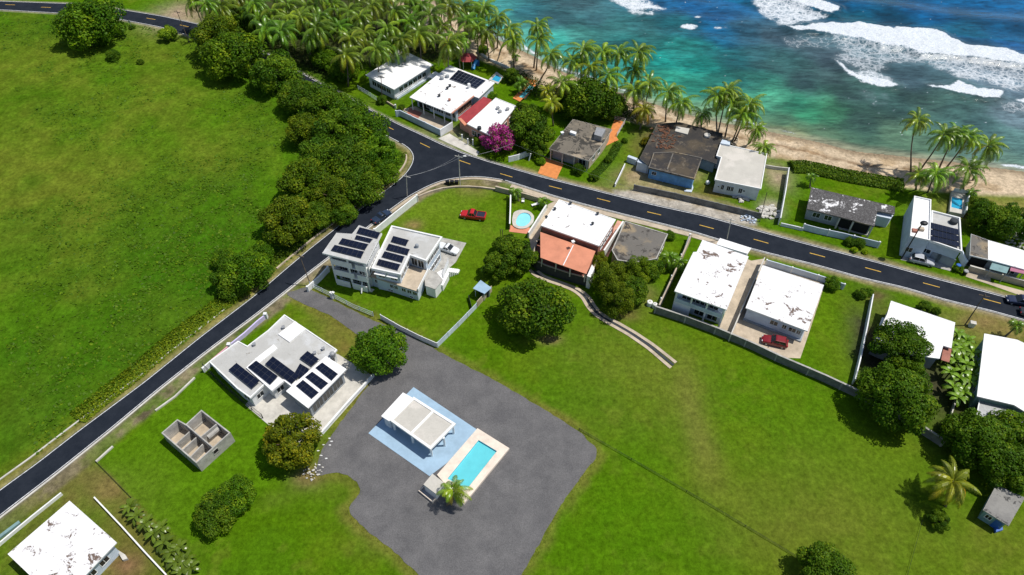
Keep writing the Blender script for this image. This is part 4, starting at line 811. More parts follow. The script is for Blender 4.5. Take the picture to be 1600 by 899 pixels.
# brown-mould house with orange drive
d1 = W('d', [(692, 100), (468, 375), (838, 488), (985, 310), (1055, 195)], 3.3); t = house('mould_stained_house', 'house with mould stained flat concrete roof and an orange tiled driveway', d1)
q = shell(t, d1, 3.3, MT['tan'], MT['roofmould'], [.3, 1.2, .35, .3, .3], .2, edgem=MT['concl'])
for u in (.17, .47): obj('garage_door', MB().box(*(lambda e: (e[0] + e[1] * e[3] * u + e[2] * .02, e[1], e[2], 1.45, .05))(eaxes(q, 1)), .05, 2.3), MT['greywall'], t)
window(t, q, 1, .82, 1.6, .6, 1.5); wins(t, q, 2, 2, 1.1, 1.1, 1.2); wins(t, q, 0, 3, 1.1, 1.1, 1.2)
e1 = eaxes(ccw(d1), 1)
for u in (.03, .33, .63, .96): post(t, e1[0] + e1[1] * e1[3] * u - e1[2] * .35, 0, 3.11, .13, MT['concl'])
hz = W('d', [(915, 165), (880, 260), (955, 290), (1000, 190)], 4.9); obj('roof_tank_room', MB().prism(inset(ccw(W('d', [(910, 205), (885, 275), (955, 297), (995, 225)], 3.7)), .0), 3.29, 4.7), MT['steel'], t)
obj('skylight', MB().prism(ccw(W('d', [(670, 203), (660, 220), (715, 240), (725, 218)], 3.9)), 3.29, 3.9), MT['white'], t)
vent(t, W1('d', 590, 235, 3.4), 3.3, .25, MT['white'])
patio('orange_driveway', 'd', [(425, 462), (362, 607), (537, 662), (607, 512)], .05, MT['orange'])
patio('orange_terrace', 'd', [(1082, 100), (1045, 195), (1000, 350), (1060, 320), (1118, 296), (1095, 262), (1182, 128)], .08, MT['orange'])
openfence('terrace_railing', 'white railing on two sides of the orange tiled terrace', 'railing', W('d', [(1082, 100), (1180, 128), (1100, 262)]), 1.1, MT['white'], bal=.2)
wallpath('yard_wall', 'low white garden wall dividing the lawn from the bare lot by the blue house', 'wall', W('d', [(1178, 520), (1130, 620), (1085, 712)], .7), .9, .2, MT['whitewall'])
wallpath('blue_wall', 'short pale blue wall stub at the edge of the blue house ruin', 'wall', W('e', [(5, 405), (78, 432)], 1), 1.5, .8, MT['bluewhite'])
# blue house with black roofs
e_ = W('e', [(250, 125), (105, 410), (178, 470), (220, 370), (385, 362), (615, 412), (736, 455), (790, 205), (430, 112)], 2.9); t = house('blue_house', 'half ruined blue walled house under black tar roofs with debris', e_)
q = shell(t, e_, 2.9, MT['greywall'], MT['roofblack'], .3, .2, edgem=MT['concd'])
ef = W('e', [(218, 366), (176, 488), (556, 582), (618, 408), (385, 360)], 3.3); obj('front_roof', MB().prism(ccw(ef), 3.05, 3.3), MT['roofblack'], t)
obj('roof_kerb', ring(MB(), inset(ccw(ef), -.02), .22, 3.0, 3.42), MT['roofold'], t)
efw = inset(ccw(ef), [.2, .6, .3, .2, .2]); obj('blue_wall', MB().prism(efw, 0, 3.04), MT['bluewall'], t)
window(t, efw, 1, .12, .9, 1.3, .8, glass=MT['dark']); 
for u in (.35, .62, .88): obj('pilaster', MB().box(*(lambda a: (a[0] + a[1] * a[3] * u + a[2] * .05, a[1], a[2], .12, .06))(eaxes(efw, 1)), 0, 3.03), MT['bluewall'], t)
a_, b_ = [np.array(x_) for x_ in W('e', [(378, 372), (330, 505)], 3.4)]; v = b_ - a_; L = np.linalg.norm(v); v /= L; obj('roof_ridge', MB().box((a_ + b_) / 2, v, (-v[1], v[0]), L / 2, .14, 3.29, 3.5), MT['roofold'], t)
obj('side_wall', MB().prism(ccw(W('e', [(90, 418), (82, 440), (180, 470), (195, 440)], 2.4)), 0, 2.4), MT['bluewhite'], t)
obj('roof_hatch', MB().prism(ccw(W('e', [(405, 145), (395, 185), (500, 212), (515, 165)], 3.1)), 2.89, 3.1), MT['rooflight'], t)
tank(t, W1('e', 662, 218, 3.2), 2.9, .75, .5, MT['concl'])
m = MB()
for k in range(120):
    u = random.random(); q0 = W1('e', 270 + random.gauss(40, 45), 140 + u * 190, 2.95); a = random.random() * 3.14; m.box(q0[:2], (math.cos(a), math.sin(a)), (-math.sin(a), math.cos(a)), random.uniform(.1, .45), random.uniform(.05, .2), 2.895, 2.92 + random.random() * .2)
obj('rusted_debris', m, plain('rust_debris', (.16, .08, .05), .9, .1, .5, 2), t)['kind'] = 'stuff'
obj('entrance_step', MB().prism(ccw(W('e', [(475, 675), (470, 688), (530, 695), (545, 660), (540, 630), (530, 675)])), 0, .2), MT['bluewhite'], t)
wallpath('roadside_block_wall', 'long grey block wall between the road and the blue house yard', 'wall', W('e', [(60, 640), (380, 705), (700, 780), (1100, 875)], 1.1), 1.5, .2, MT['concd'], posts=4.2, ph=.06, pr=.14)
# light concrete house
f_ = W('e', [(770, 288), (735, 392), (775, 404), (722, 588), (1106, 665), (1156, 375)], 3.5); t = house('concrete_house', 'pale grey house with bare light concrete roof near the beach palms', f_)
q = shell(t, f_, 3.5, MT['greywall'], MT['rooflight'], .25, .25, .12)
[o.data.materials.__setitem__(0, MT['whitewall']) for o in t.children if o.name.startswith('wall')]
ei = 3
for u, w_ in ((.19, .55), (.33, .7), (.41, .5), (.6, .7)): window(t, q, ei, u, w_, 1.2, 1.2, glass=MT['dark'])
window(t, q, ei, .1, .3, 1.6, .3, bars=0); window(t, q, ei, .68, .4, 1.7, .5); wins(t, q, 4, 4, 1.1, 1.1, 1.2); wins(t, q, 2, 2, 1, 1.1, 1.2)
obj('rear_tank', MB().prism(ccw(W('e', [(785, 255), (770, 285), (850, 300), (850, 270)], 3.9)), 3.49, 3.9), MT['bluewhite'], t)
wallpath('boundary_wall', 'tall white wall with dark inner shade between the bare lot and the green lawn', 'wall', W('e', [(1338, 488), (1310, 680), (1268, 905)], 1.9), 2.0, .2, MT['whitewall'])
wallpath('rear_wall', 'low pale wall linking the light concrete house to the tall white boundary wall', 'wall', W('e', [(1145, 470), (1230, 485), (1330, 495)], .6), .8, .2, MT['concl'])
wallpath('white_front_wall', 'white and teal fence wall before the dark roofed house', 'wall', W('j', [(200, 650), (290, 670), (375, 690)], .5), .8, .2, MT['whitewall'])
wallpath('blue_front_wall', 'slate blue panel wall with white piers before the dark roofed house', 'wall', W('j', [(385, 660), (500, 690), (690, 730), (890, 780), (970, 800)], 1.3), 1.6, .15, MT['bluewhite'], posts=4.4, ph=.12, pr=.16, pmat=MT['whitewall'])
# rubble heap in the lot
# dark roofed house with white sealer patches
j_ = W('j', [(440, 365), (405, 532), (660, 595), (930, 668), (952, 548), (1086, 574), (1090, 515)], 3.4); t = house('patched_roof_house', 'grey house with a black flat roof splashed with white sealer behind a slate blue wall', j_)
q = shell(t, j_, 3.4, MT['greywall'], MT['roofpatch'], [.35, .9, .9, .4, .3, .3, .3], .22, edgem=MT['roofold'])
e1 = eaxes(q, 1); 
obj('porch_shade_panel', MB().box(*(lambda a: (a[0] + a[1] * a[3] * .5 + a[2] * .02, a[1], a[2], a[3] * .46, .04))(eaxes(q, 2)), .15, 2.7), MT['dark'], t)  # shade of the porch recess, put in as a dark panel
e2 = eaxes(ccw(j_), 2)
for u in (.02, .42, .97): post(t, e2[0] + e2[1] * e2[3] * u - e2[2] * .3, 0, 3.17, .13, MT['concl'])
obj('porch_floor', MB().prism(inset(ccw(W('j', [(650, 690), (880, 745), (890, 670), (660, 610)])), 0), 0, .15), MT['conc'], t)
wins(t, q, 0, 1, 1.2, 1.1, 1.2); wins(t, q, 1, 2, 1.4, 1.1, 1.2)
an = ccw(W('j', [(955, 542), (945, 585), (1058, 610), (1088, 570)], 2.6)); obj('annex_wall', MB().prism(inset(an, .1), 0, 2.5), MT['bluewhite'], t); obj('annex_roof', MB().prism(an, 2.501, 2.6), MT['bluewhite'], t)
# white house k with panels, pole
k1 = W('k', [(160, 150), (123, 500), (298, 540), (308, 182)], 5.4); t = house('white_house', 'tall white house with three rows of dark solar panels and a car parked in front', k1)
sl_ = ccw(k1); obj('wall', MB().prism(sl_, 0, 5.2), MT['bluewhite'], t); obj('roof', MB().prism(inset(sl_, .2), 5.201, 5.25), MT['roofclean'], t); obj('parapet', ring(MB(), inset(sl_, -.02), .2, 5.15, 5.5), MT['white'], t)
k2 = ccw(W('k', [(306, 280), (296, 545), (577, 642), (560, 345)], 4.6)); obj('wall', MB().prism(inset(k2, [.12, .3, .2, .2]), 0, 4.35), MT['bluewhite'], t); obj('roof', MB().prism(inset(k2, [.05, 0, 0, 0]), 4.351, 4.5), MT['roofgrey'], t); obj('parapet', ring(MB(), inset(k2, [.06, -.02, -.02, -.02]), .25, 4.36, 4.85), MT['white'], t)
for r_ in ([(303, 432), (550, 492), (550, 442), (305, 380)], [(303, 490), (553, 548), (552, 500), (303, 440)], [(303, 535), (556, 595), (555, 555), (303, 498)]): solar(t, W('k', r_, 4.95), 4.95, 7, 2)
tank(t, W1('k', 510, 368, 5), 4.5, .75, .9, MT['darkgrey']); obj('condenser', MB().box(W1('k', 222, 440, 5.5), (.95, -.25), (.25, .95), .5, .4, 5.25, 5.8), MT['tan'], t); obj('condenser', MB().box(W1('k', 165, 452, 5.5), (.95, -.25), (.25, .95), .5, .4, 5.25, 5.7), MT['brick'], t)
kf = inset(k2, [.12, .3, .2, .2]); window(t, kf, 1, .06, 1.5, 1.4, 1.0); window(t, sl_, 1, .3, 1.2, 1.5, 1.1); window(t, kf, 2, .3, 1.2, 1.5, 1.1); window(t, kf, 2, .7, 1.2, 1.5, 1.1)
for u, w_ in ((.42, .9), (.74, 1.7)): obj('garage_gate', MB().box(*(lambda a: (a[0] + a[1] * a[3] * u + a[2] * .03, a[1], a[2], w_, .05))(eaxes(kf, 1)), .05, 2.2), MT['greywall'], t)
wallpath('side_wall', 'white side wall right of the tall solar house', 'wall', W('k', [(580, 640), (600, 690), (625, 730)], 1.5), 1.8, .2, MT['bluewhite'])
pl = ccw(W('k', [(492, 100), (470, 285), (605, 310), (638, 130)], .9)); pw = ccw(W('k', [(490, 160), (484, 250), (576, 272), (583, 178)], .8)); pc = cen(pl)
t = thing('plunge_pool', 'small square blue pool in a raised white walled platform above the beach', 'pool', (pc[0], pc[1], 0)); pool(t, pl, pw, .9, MT['concl'], MT['poolblue'], .75)
obj('edge_wall', MB().box(*(lambda a: (a[0] + a[1] * a[3] / 2 - a[2] * .1, a[1], a[2], a[3] / 2, .1))(eaxes(pl, 2)), .901, 2.0), MT['white'], t); obj('edge_wall', MB().box(*(lambda a: (a[0] + a[1] * a[3] / 2 - a[2] * .1, a[1], a[2], a[3] / 2 - .22, .1))(eaxes(pl, 3)), .901, 1.7), MT['white'], t)
patio('car_pad', 'k', [(60, 630), (40, 710), (330, 770), (480, 810), (500, 720), (340, 680)], .05, MT['conc'])
# low house with brown stains at the right edge
l_ = W('l', [(122, 180), (108, 408), (330, 462), (700, 562), (800, 400), (640, 340), (300, 245)], 3.1); t = house('rusty_roof_house', 'low house at the right edge with a white roof and a rusty stained corner', l_)
q = shell(t, l_, 3.1, MT['greywall'], MT['roofwhite'], .35, .18)
obj('stained_roof', MB().prism(ccw(W('l', [(124, 182), (110, 404), (305, 450), (302, 246)], 3.13)), 3.101, 3.13), MT['roofold'], t)
obj('awning_roof', MB().prism(ccw(W('l', [(355, 470), (320, 555), (505, 605), (545, 515)], 2.7)), 2.6, 2.7), MT['teal'], t); obj('awning_roof', MB().prism(ccw(W('l', [(555, 520), (540, 575), (760, 625), (770, 570)], 2.8)), 2.7, 2.8), MT['pinkroof'], t)
for p_ in ((330, 560), (500, 605), (545, 580), (680, 610)): post(t, W1('l', *p_, 2.6), 0, 2.599, .07, MT['steel'], 'post')
obj('porch_shade_panel', MB().box(*(lambda a: (a[0] + a[1] * a[3] * .5 + a[2] * .02, a[1], a[2], a[3] * .45, .04))(eaxes(q, 1)), .15, 2.5), MT['dark'], t); wins(t, q, 2, 3, 1.3, 1, 1.2)  # dark panel in place of the shade behind the porch
wallpath('roadside_wall', 'long beige wall along the road at the right picture edge', 'wall', W('l', [(105, 530), (320, 590), (500, 640), (760, 710)], 1.2), 1.4, .25, MT['tan'], cap=MT['concl'])
patio('bare_forecourt', 'l', [(60, 640), (100, 560), (330, 620), (330, 700), (700, 800), (690, 860), (300, 720)], .05, MT['tan'])
# ================================================================== houses on the near side of the coast road
gz = 5.9
g1 = W('g', [(420, 190), (293, 372), (700, 515), (818, 330)], gz); t = house('terracotta_house', 'brick red house with white upper roof and sloping terracotta porch roof', g1)
q = shell(t, g1, gz, MT['brick'], MT['roofwhite'], .15, .22, .08); wins(t, q, 0, 4, 1.1, 3.6, 1.1); wins(t, q, 2, 4, 1.1, 3.6, 1.1); wins(t, q, 3, 4, 1.2, 1.1, 1.2)
lo = W('g', [(288, 425), (290, 590), (612, 705), (675, 560)], 4.4); ll = ccw(lo); fw = W('g', [(288, 428), (291, 590), (612, 703), (672, 562)], 4.4)
m = MB(); zz = [4.75, 4.15, 4.15, 4.75]; m.prism(ll, [z_ - .14 for z_ in zz], zz); obj('porch_roof', m, MT['terra'], t)
a_, b_ = [np.array(x_) for x_ in W('g', [(520, 515), (450, 645)], 4.5)]; v = b_ - a_; L = np.linalg.norm(v); v /= L; obj('roof_seam', MB().add([tuple(a_ - (.1, 0)) + (4.74,), tuple(a_ + (.1, 0)) + (4.74,), tuple(b_ + (.1, 0)) + (4.3,), tuple(b_ - (.1, 0)) + (4.3,)], [(0, 3, 2, 1)]), MT['white'], t)
tp = ccw(W('g', [(262, 470), (232, 590), (262, 625), (330, 655), (480, 705), (630, 745), (690, 620), (640, 560), (400, 470)], 2.3)); obj('terrace', MB().prism(tp, 0, 1.5), MT['darkgrey'], t)
obj('terrace_floor', MB().prism(inset(tp, .25), 1.501, 1.55), MT['brick'], t); obj('terrace_parapet', ring(MB(), tp, .22, 1.502, 2.3), MT['darkgrey'], t); obj('parapet_cap', ring(MB(), inset(tp, -.03), .3, 2.301, 2.4), MT['tan'], t)
pi_ = inset(ll, .3); e1 = eaxes(pi_, 1)
for u in (0, .33, .66, 1): post(t, e1[0] + e1[1] * e1[3] * u, 1.551, 4.02, .12, MT['concl'])
pw_ = inset(ll, [1.6, 2.4, .2, .2]); obj('porch_wall', MB().prism(pw_, 1.551, 4.0), MT['brick'], t); wins(t, pw_, 1, 3, 1.6, 2.0, 1.5); wins(t, pw_, 0, 1, 1.2, 2.4, 1.2)
obj('corner_block', MB().prism(ccw(W('g', [(650, 655), (615, 735), (640, 745), (668, 680)], 2.9)), 0, 3.3), MT['white'], t)
vent(t, W1('g', 518, 495, 5.9), 5.9, .2, MT['white'])
for p_ in ((390, 262), (330, 320), (655, 365), (500, 222), (690, 295)): vent(t, W1('g', *p_, 5.9), 5.9, .16, MT['darkgrey'])
wallpath('pool_side_wall', 'long white wall between the kidney pool garden and the brick red house', 'wall', W('g', [(330, 235), (270, 330), (205, 430)], 1.2), 1.6, .3, MT['white'])
wallpath('garden_wall', 'thin white wall with dark shade along the left of the kidney pool garden', 'wall', W('q', [(1245, 440), (1243, 560), (1238, 700)], 1.2), 1.6, .18, MT['tan'], cap=MT['white'])
wallpath('roadside_wall', 'brown roadside wall behind the two small palms of the kidney pool garden', 'wall', W('q', [(1110, 365), (1230, 395), (1380, 430), (1500, 465)], .8), 1.3, .35, MT['tan'])
patio('side_passage', 'g', [(415, 190), (330, 230), (210, 440), (230, 590), (290, 420), (300, 380)], .06, MT['tan'])
wallpath('passage_wall', 'narrow white double wall between the brick red house and the bare concrete roof', 'wall', W('g', [(870, 345), (800, 450), (735, 550)], 2.2), 2.4, .3, MT['white'])
patio('side_passage', 'g', [(830, 335), (720, 550), (760, 600), (880, 350)], .05, MT['salmon'])
g2 = W('g', [(882, 340), (790, 545), (830, 615), (950, 632), (1105, 605), (1185, 432)], 3.3); t = house('concrete_roof_house', 'low building with bare mottled grey concrete roof half hidden by feathery trees', g2)
q = shell(t, g2, 3.3, MT['tan'], MT['roofold'], .2, .22, .06, edgem=MT['conc']); wins(t, q, len(q) - 2, 3, 1.1, 1.1, 1.2); wins(t, q, 0, 2, 1, 1.1, 1.2)
wallpath('fence_wall', 'white wall with square piers between the two gardens behind the feathery trees', 'wall', W('g', [(1340, 440), (1275, 600), (1215, 730), (1140, 890)], 1.4), 1.6, .2, MT['whitewall'], posts=5, ph=.2, pr=.2)
# kidney pool
ka = P(*px('g', (170, 325)), .3); t = thing('round_pool', 'small rounded turquoise pool with pale surround in the walled garden', 'pool', (ka[0], ka[1], 0))
ang = np.linspace(0, 2 * math.pi, 41)[:-1]; base = np.array([(90, 330), (100, 275), (150, 257), (215, 268), (248, 305), (240, 350), (195, 390), (140, 395), (95, 375)]); bw = np.array([(118, 340), (135, 295), (170, 278), (210, 285), (228, 315), (215, 350), (180, 378), (140, 378), (115, 365)])
rsm = lambda b: resample(np.concatenate([W('g', b, .3), W('g', b[:1], .3)]), .45)[:-1]
A_, B_ = rsm(base), rsm(bw); A2 = [np.array((np.interp(f, np.linspace(0, 1, len(A_)), A_[:, 0]), np.interp(f, np.linspace(0, 1, len(A_)), A_[:, 1]))) for f in np.linspace(0, 1, 36)[:-1]]; B2 = [np.array((np.interp(f, np.linspace(0, 1, len(B_)), B_[:, 0]), np.interp(f, np.linspace(0, 1, len(B_)), B_[:, 1]))) for f in np.linspace(0, 1, 36)[:-1]]
if area2(A2) < 0: A2, B2 = A2[::-1], B2[::-1]
pool(t, A2, B2, .3, MT['concl'], MT['poolmilky'], .14)
patio('pool_deck', 'g', [(75, 370), (70, 415), (190, 430), (240, 390), (130, 380)], .05, MT['terra'])
# two white roofs h1 h2
h1 = W('h', [(350, 68), (310, 152), (285, 155), (153, 427), (518, 558), (672, 185)], 6.0); t = house('white_house', 'two storey white house with rust stained roof and balconies facing the big lawn', h1)
q = shell(t, h1, 6.0, MT['bluewhite'], MT['roofwhite2'], [.3, .3, .3, 1.5, .4, .3], .2)
e1 = eaxes(ccw(h1), 3); fl = inset(ccw(h1), [.3, .3, .3, .5, .4, .3]); bq = inset(ccw(h1), [6, 6, 6, .5, .4, 6])
b = obj('balcony', MB().box(e1[0] + e1[1] * e1[3] / 2 - e1[2] * 1.0, e1[1], e1[2], e1[3] / 2 - .5, .55, 2.75, 2.95), MT['white'], t); obj('balustrade', MB().box(e1[0] + e1[1] * e1[3] / 2 - e1[2] * .5, e1[1], e1[2], e1[3] / 2 - .5, .06, 2.951, 3.8), MT['bluewhite'], b)
for u in (.04, .34, .64, .96): post(t, e1[0] + e1[1] * e1[3] * u - e1[2] * .62, 0, 5.79, .14, MT['white'])
obj('ground_room', MB().box(e1[0] + e1[1] * e1[3] * .19 - e1[2] * 1.0, e1[1], e1[2], e1[3] * .14, .52, 0, 2.74), MT['white'], t)
wins(t, q, 3, 4, 1.6, 3.4, 1.7); wins(t, q, 3, 2, 1.8, .5, 1.7, .4, .95); wins(t, q, 4, 6, 1.1, 3.8, 1.1); wins(t, q, 4, 6, 1.1, 1.0, 1.1); wins(t, q, 2, 4, 1.1, 3.8, 1.1)
lb = ccw(W('h', [(472, 55), (447, 98), (665, 165), (692, 125)], 3.4)); obj('garage_roof', MB().prism(lb, 3.2, 3.4), MT['roofclean'], t); obj('garage_wall', MB().prism(inset(lb, .2), 0, 3.199), MT['whitewall'], t)
h2 = W('h', [(772, 246), (653, 545), (1086, 708), (1200, 385)], 3.6); t = house('white_house', 'single storey white house with speckled white roof beside the red car on a tan yard', h2)
q = shell(t, h2, 3.6, MT['bluewhite'], MT['roofwhite2'], [.3, .5, .5, .3], .2); 
for u, w_ in ((.5, 1.3), (.68, .7), (.82, 1.2), (.93, .6)): window(t, q, 1, u, w_, 1.5, 1.0)
obj('low_plinth', MB().prism(inset(ccw(h2), [.2, .1, .2, .2]), 0, .35), MT['greywall'], t); wins(t, q, 2, 4, 1.1, 1.3, 1.1); wins(t, q, 0, 4, 1.1, 1.3, 1.1)
patio('tan_yard', 'h', [(640, 215), (600, 580), (545, 740), (880, 895), (1035, 900), (1090, 740), (1200, 400), (1190, 350), (790, 215)], .05, MT['tan'])
patio('side_yard', 'h', [(660, 200), (690, 215), (780, 200), (720, 330), (545, 730), (460, 700)], .045, MT['tan'])
wallpath('back_wall', 'long weathered grey block wall along the top of the big lawn', 'wall', W('h', [(20, 545), (250, 620), (450, 695), (700, 800), (900, 895)], 1.4) + W('F', [(1290, 589), (1335, 610), (1400, 642), (1475, 690)], 1.4), 1.8, .22, MT['concd'], cap=MT['conc'], posts=5.5, ph=.12, pr=.16, pmat=MT['conc'])
wallpath('side_wall', 'pale stucco wall left of the two storey balcony house', 'wall', W('h', [(268, 40), (180, 240), (110, 390), (45, 530)], 1.6), 1.9, .25, MT['tan'], posts=6, ph=.1)
wallpath('dividing_wall', 'tall dark shaded wall between the two rust stained white roofs', 'wall', W('h', [(785, 195), (700, 380), (610, 590), (548, 735)], 1.9), 2.1, .2, MT['concl'])
wallpath('front_wall', 'slate blue panelled wall with white posts behind the speckled white roof', 'wall', W('h', [(800, 215), (920, 250), (1090, 300), (1220, 340), (1345, 385)], 1.2), 1.5, .18, MT['bluewhite'], posts=4.5, ph=.1, pr=.14, pmat=MT['white'])
wallpath('lawn_wall', 'long pale teal wall right of the narrow mown lawn strip', 'wall', W('m', [(95, 42), (60, 230), (20, 420), (-15, 560)], 1.5), 1.7, .2, MT['whitewall'])
# houses at the right
m1 = W('m', [(205, 80), (182, 160), (95, 335), (250, 400), (500, 432), (522, 352), (572, 368), (595, 212)], 3.4); t = house('white_house', 'white flat roofed house half covered by a large dark tree', m1)
q = shell(t, m1, 3.4, MT['greywall'], MT['roofclean'], .3, .2); wins(t, q, 0, 1, 1, 1.1, 1.2)
obj('carport_roof', MB().prism(ccw(W('m', [(525, 358), (510, 440), (560, 455), (575, 372)], 2.7)), 2.6, 2.7), MT['brick'], t); obj('side_rack', MB().prism(ccw(W('m', [(150, 180), (105, 300), (130, 305), (175, 185)], 2.2)), 2.1, 2.2), MT['white'], t)
n1 = W('m', [(775, 280), (730, 662), (955, 715), (1060, 780), (1150, 400), (975, 318)], 3.9); t = house('white_house', 'large clean white roof cut by the right picture edge with a glazed back porch', n1)
q = shell(t, n1, 3.9, MT['teal'], MT['roofclean'], .3, .2); wins(t, q, 0, 4, 1.2, 1.2, 1.2)
bp = ccw(W('m', [(745, 672), (722, 790), (830, 815), (1060, 850), (1050, 780), (955, 725)], 2.7)); obj('porch_frame', ring(MB(), bp, .15, 2.5, 2.7), MT['white'], t); obj('porch_floor', MB().prism(inset(bp, .1), 0, .3), MT['conc'], t); obj('porch_wall', ring(MB(), inset(bp, .16), .12, 0.301, 2.49), MT['darkgrey'], t); obj('porch_roof', MB().prism(inset(bp, .16), 2.52, 2.56), MT['steel'], t)
wallpath('yard_path_wall', 'short grey wall with a narrow path between bananas and the large white roof', 'wall', W('m', [(602, 680), (565, 800)], 1), 1.1, .18, MT['concl'])
hut_p = W('t', [(940, 350), (818, 582), (1055, 728), (1205, 468)], 2.7); t = house('garden_hut', 'small hut with weathered grey concrete roof at the right edge of the lawn', hut_p, 'hut')
q = shell(t, hut_p, 2.7, MT['teal'], MT['roofhut'], .3, .18, edgem=MT['conc']); door(t, q, 1, .75, 1.0, 2.0, MT['bluetarp']); window(t, q, 1, .3, .8, 1.1, .9)
tag(obj('tarp', MB().prism(ccw(W('t', [(925, 735), (935, 790), (1000, 770), (990, 715)], .4)), 0, .5), MT['bluetarp'], None, W1('t', 960, 760)), 'blue plastic tarp heaped against the grey roofed garden hut', 'tarp')
# twin drive tracks
tr = MB(); q1 = resample(W('w', [(40, 10), (70, 50), (160, 90), (280, 130), (380, 170), (450, 225), (490, 300), (545, 360), (640, 420), (800, 510), (960, 620), (1140, 775)]), .6); q2 = resample(W('w', [(100, 20), (150, 62), (230, 90), (340, 130), (430, 165), (500, 220), (555, 310), (620, 370), (720, 420), (860, 500), (1010, 600), (1180, 735)]), .6)
obj('drainage_channel_slab', (line_mesh(tr, q1, .62, .09), line_mesh(tr, q2, .6, .09), tr)[2], MT['tan'], kind='structure')
tr = MB(); obj('drainage_channel', (line_mesh(tr, resample((np.array([np.interp(np.linspace(0, 1, 60), np.linspace(0, 1, len(q1)), q1[:, i]) for i in (0, 1)]).T + np.array([np.interp(np.linspace(0, 1, 60), np.linspace(0, 1, len(q2)), q2[:, i]) for i in (0, 1)]).T) / 2, .6), .5, .082), tr)[1], MT['darkgrey'], kind='structure')
# beach-side gardens: gazebo, pools
t = thing('gazebo', 'small red roofed gazebo on the lawn behind the solar roof house', 'gazebo', W1('c', 770, 190)); c_ = W1('c', 770, 190)
r6 = [(c_[0] + 2.6 * math.cos(a), c_[1] + 2.6 * math.sin(a)) for a in np.arange(6) * math.pi / 3]
m = MB(); m.add([q_ + (2.3,) for q_ in r6] + [(c_[0], c_[1], 3.6)], [(i, (i + 1) % 6, 6) for i in range(6)] + [(5, 4, 3, 2, 1, 0)]); obj('roof', m, MT['redroof'], t)
for q_ in r6: post(t, (c_[0] + (q_[0] - c_[0]) * .85, c_[1] + (q_[1] - c_[1]) * .85), 0, 2.29, .08, MT['white'], 'post')
o_ = thing('inflatable_slide', 'bright blue plastic slide under the red gazebo edge', 'slide', W1('c', 815, 205)); obj('chute', MB().tube([W1('c', 830, 190) + (0, 0, 1.5), W1('c', 815, 205) + (0, 0, .8), W1('c', 805, 222) + (0, 0, .15)], .5, 8), MT['cloth'], o_); obj('base', MB().box(W1('c', 832, 188), (1, 0), (0, 1), .7, .5, 0, 1.2), MT['bluetarp'], o_)
for fr_, A, Bq, lab, mw in (('c', [(970, 235), (915, 290), (980, 320), (1020, 270)], [(970, 255), (935, 290), (985, 308), (1005, 278)], 'small blue pool behind the solar panel roof beside a dark palm', 'poolblue'), ('c', [(1190, 310), (1085, 420), (1135, 445), (1250, 325)], [(1205, 328), (1128, 412), (1170, 425), (1238, 340)], 'long turquoise pool in an orange surround near the beach palms', 'poolwater'), ('l', [(585, -55), (560, -20), (760, 60), (780, 0)], [(590, -50), (575, -25), (755, 48), (765, 8)], 'turquoise pool edge peeping out beyond the trees at the right picture edge', 'poolwater')):
    pa, pb = ccw(W(fr_, A, .2)), ccw(W(fr_, Bq, .2)); c_ = cen(pa); t = thing('garden_pool', lab, 'pool', (c_[0], c_[1], 0)); pool(t, pa, pb, .2, MT['orange'] if 'orange' in lab else MT['concl'], MT[mw], .1)
patio('orange_path', 'c', [(1155, 260), (1150, 275), (1200, 300), (1190, 320), (1230, 325), (1260, 300), (1200, 285)], .05, MT['orange'])
wallpath('beach_wall', 'low white sea wall between the gazebo lawn and the beach', 'wall', W('c', [(860, 110), (925, 150), (1020, 190), (1110, 235)], .4), .7, .25, MT['whitewall'])
# ================================================================== foliage
def leafmat(name, trans=.35, rough=.5, spec=.1):
    n = N(name); a = n.attr('tint'); oi = n.n('ShaderNodeObjectInfo')
    c = n.mix(1.0, a.outputs['Color'], oi.outputs['Color'], 'MULTIPLY')
    n.fin(c, rough, spec)
    tr = n.n('ShaderNodeBsdfTranslucent'); n.l(n.mix(1.0, c, (1.15, 1.25, .5), 'MULTIPLY'), tr.inputs[0])
    mx = n.n('ShaderNodeMixShader'); mx.inputs[0].default_value = trans
    n.l(n.b.outputs[0], mx.inputs[1]); n.l(tr.outputs[0], mx.inputs[2]); n.l(mx.outputs[0], n.t.nodes['Material Output'].inputs[0])
    return n.m
LEAF = leafmat('leaf', .32, .5); PALM = leafmat('palm_leaf', .16, .32, .4); PETAL = leafmat('petal', .3, .6)
def np_mesh(name, V, F, tint, mat):
    """V (n,3), F (m,4) quads, tint (n,3)"""
    me = bpy.data.meshes.new(name); me.vertices.add(len(V)); me.loops.add(F.size); me.polygons.add(len(F))
    me.vertices.foreach_set('co', V.astype(np.float32).ravel()); me.loops.foreach_set('vertex_index', F.astype(np.int32).ravel())
    me.polygons.foreach_set('loop_start', np.arange(0, F.size, 4, dtype=np.int32)); me.polygons.foreach_set('loop_total', np.full(len(F), 4, np.int32))
    at = me.attributes.new('tint', 'FLOAT_COLOR', 'POINT'); at.data.foreach_set('color', np.concatenate([tint, np.ones((len(V), 1))], 1).astype(np.float32).ravel())
    me.materials.append(mat); me.update(); return me
def leaves(c, nrm, size, tint, asp=.62, up=.3):
    """one bent leaf quad per row"""
    n = len(c); nrm = nrm / (np.linalg.norm(nrm, axis=1)[:, None] + 1e-9)
    r = rng.normal(size=(n, 3)); u = np.cross(nrm, r); u /= np.linalg.norm(u, axis=1)[:, None] + 1e-9; v = np.cross(nrm, u)
    s = size[:, None]
    V = np.stack([c - u * s * .5, c + v * s * asp * .5 - nrm * s * .08, c + u * s * .5 - nrm * s * .15, c - v * s * asp * .5 - nrm * s * .08], 1).reshape(-1, 3)
    return V, np.arange(4 * n).reshape(n, 4), np.repeat(tint, 4, 0)
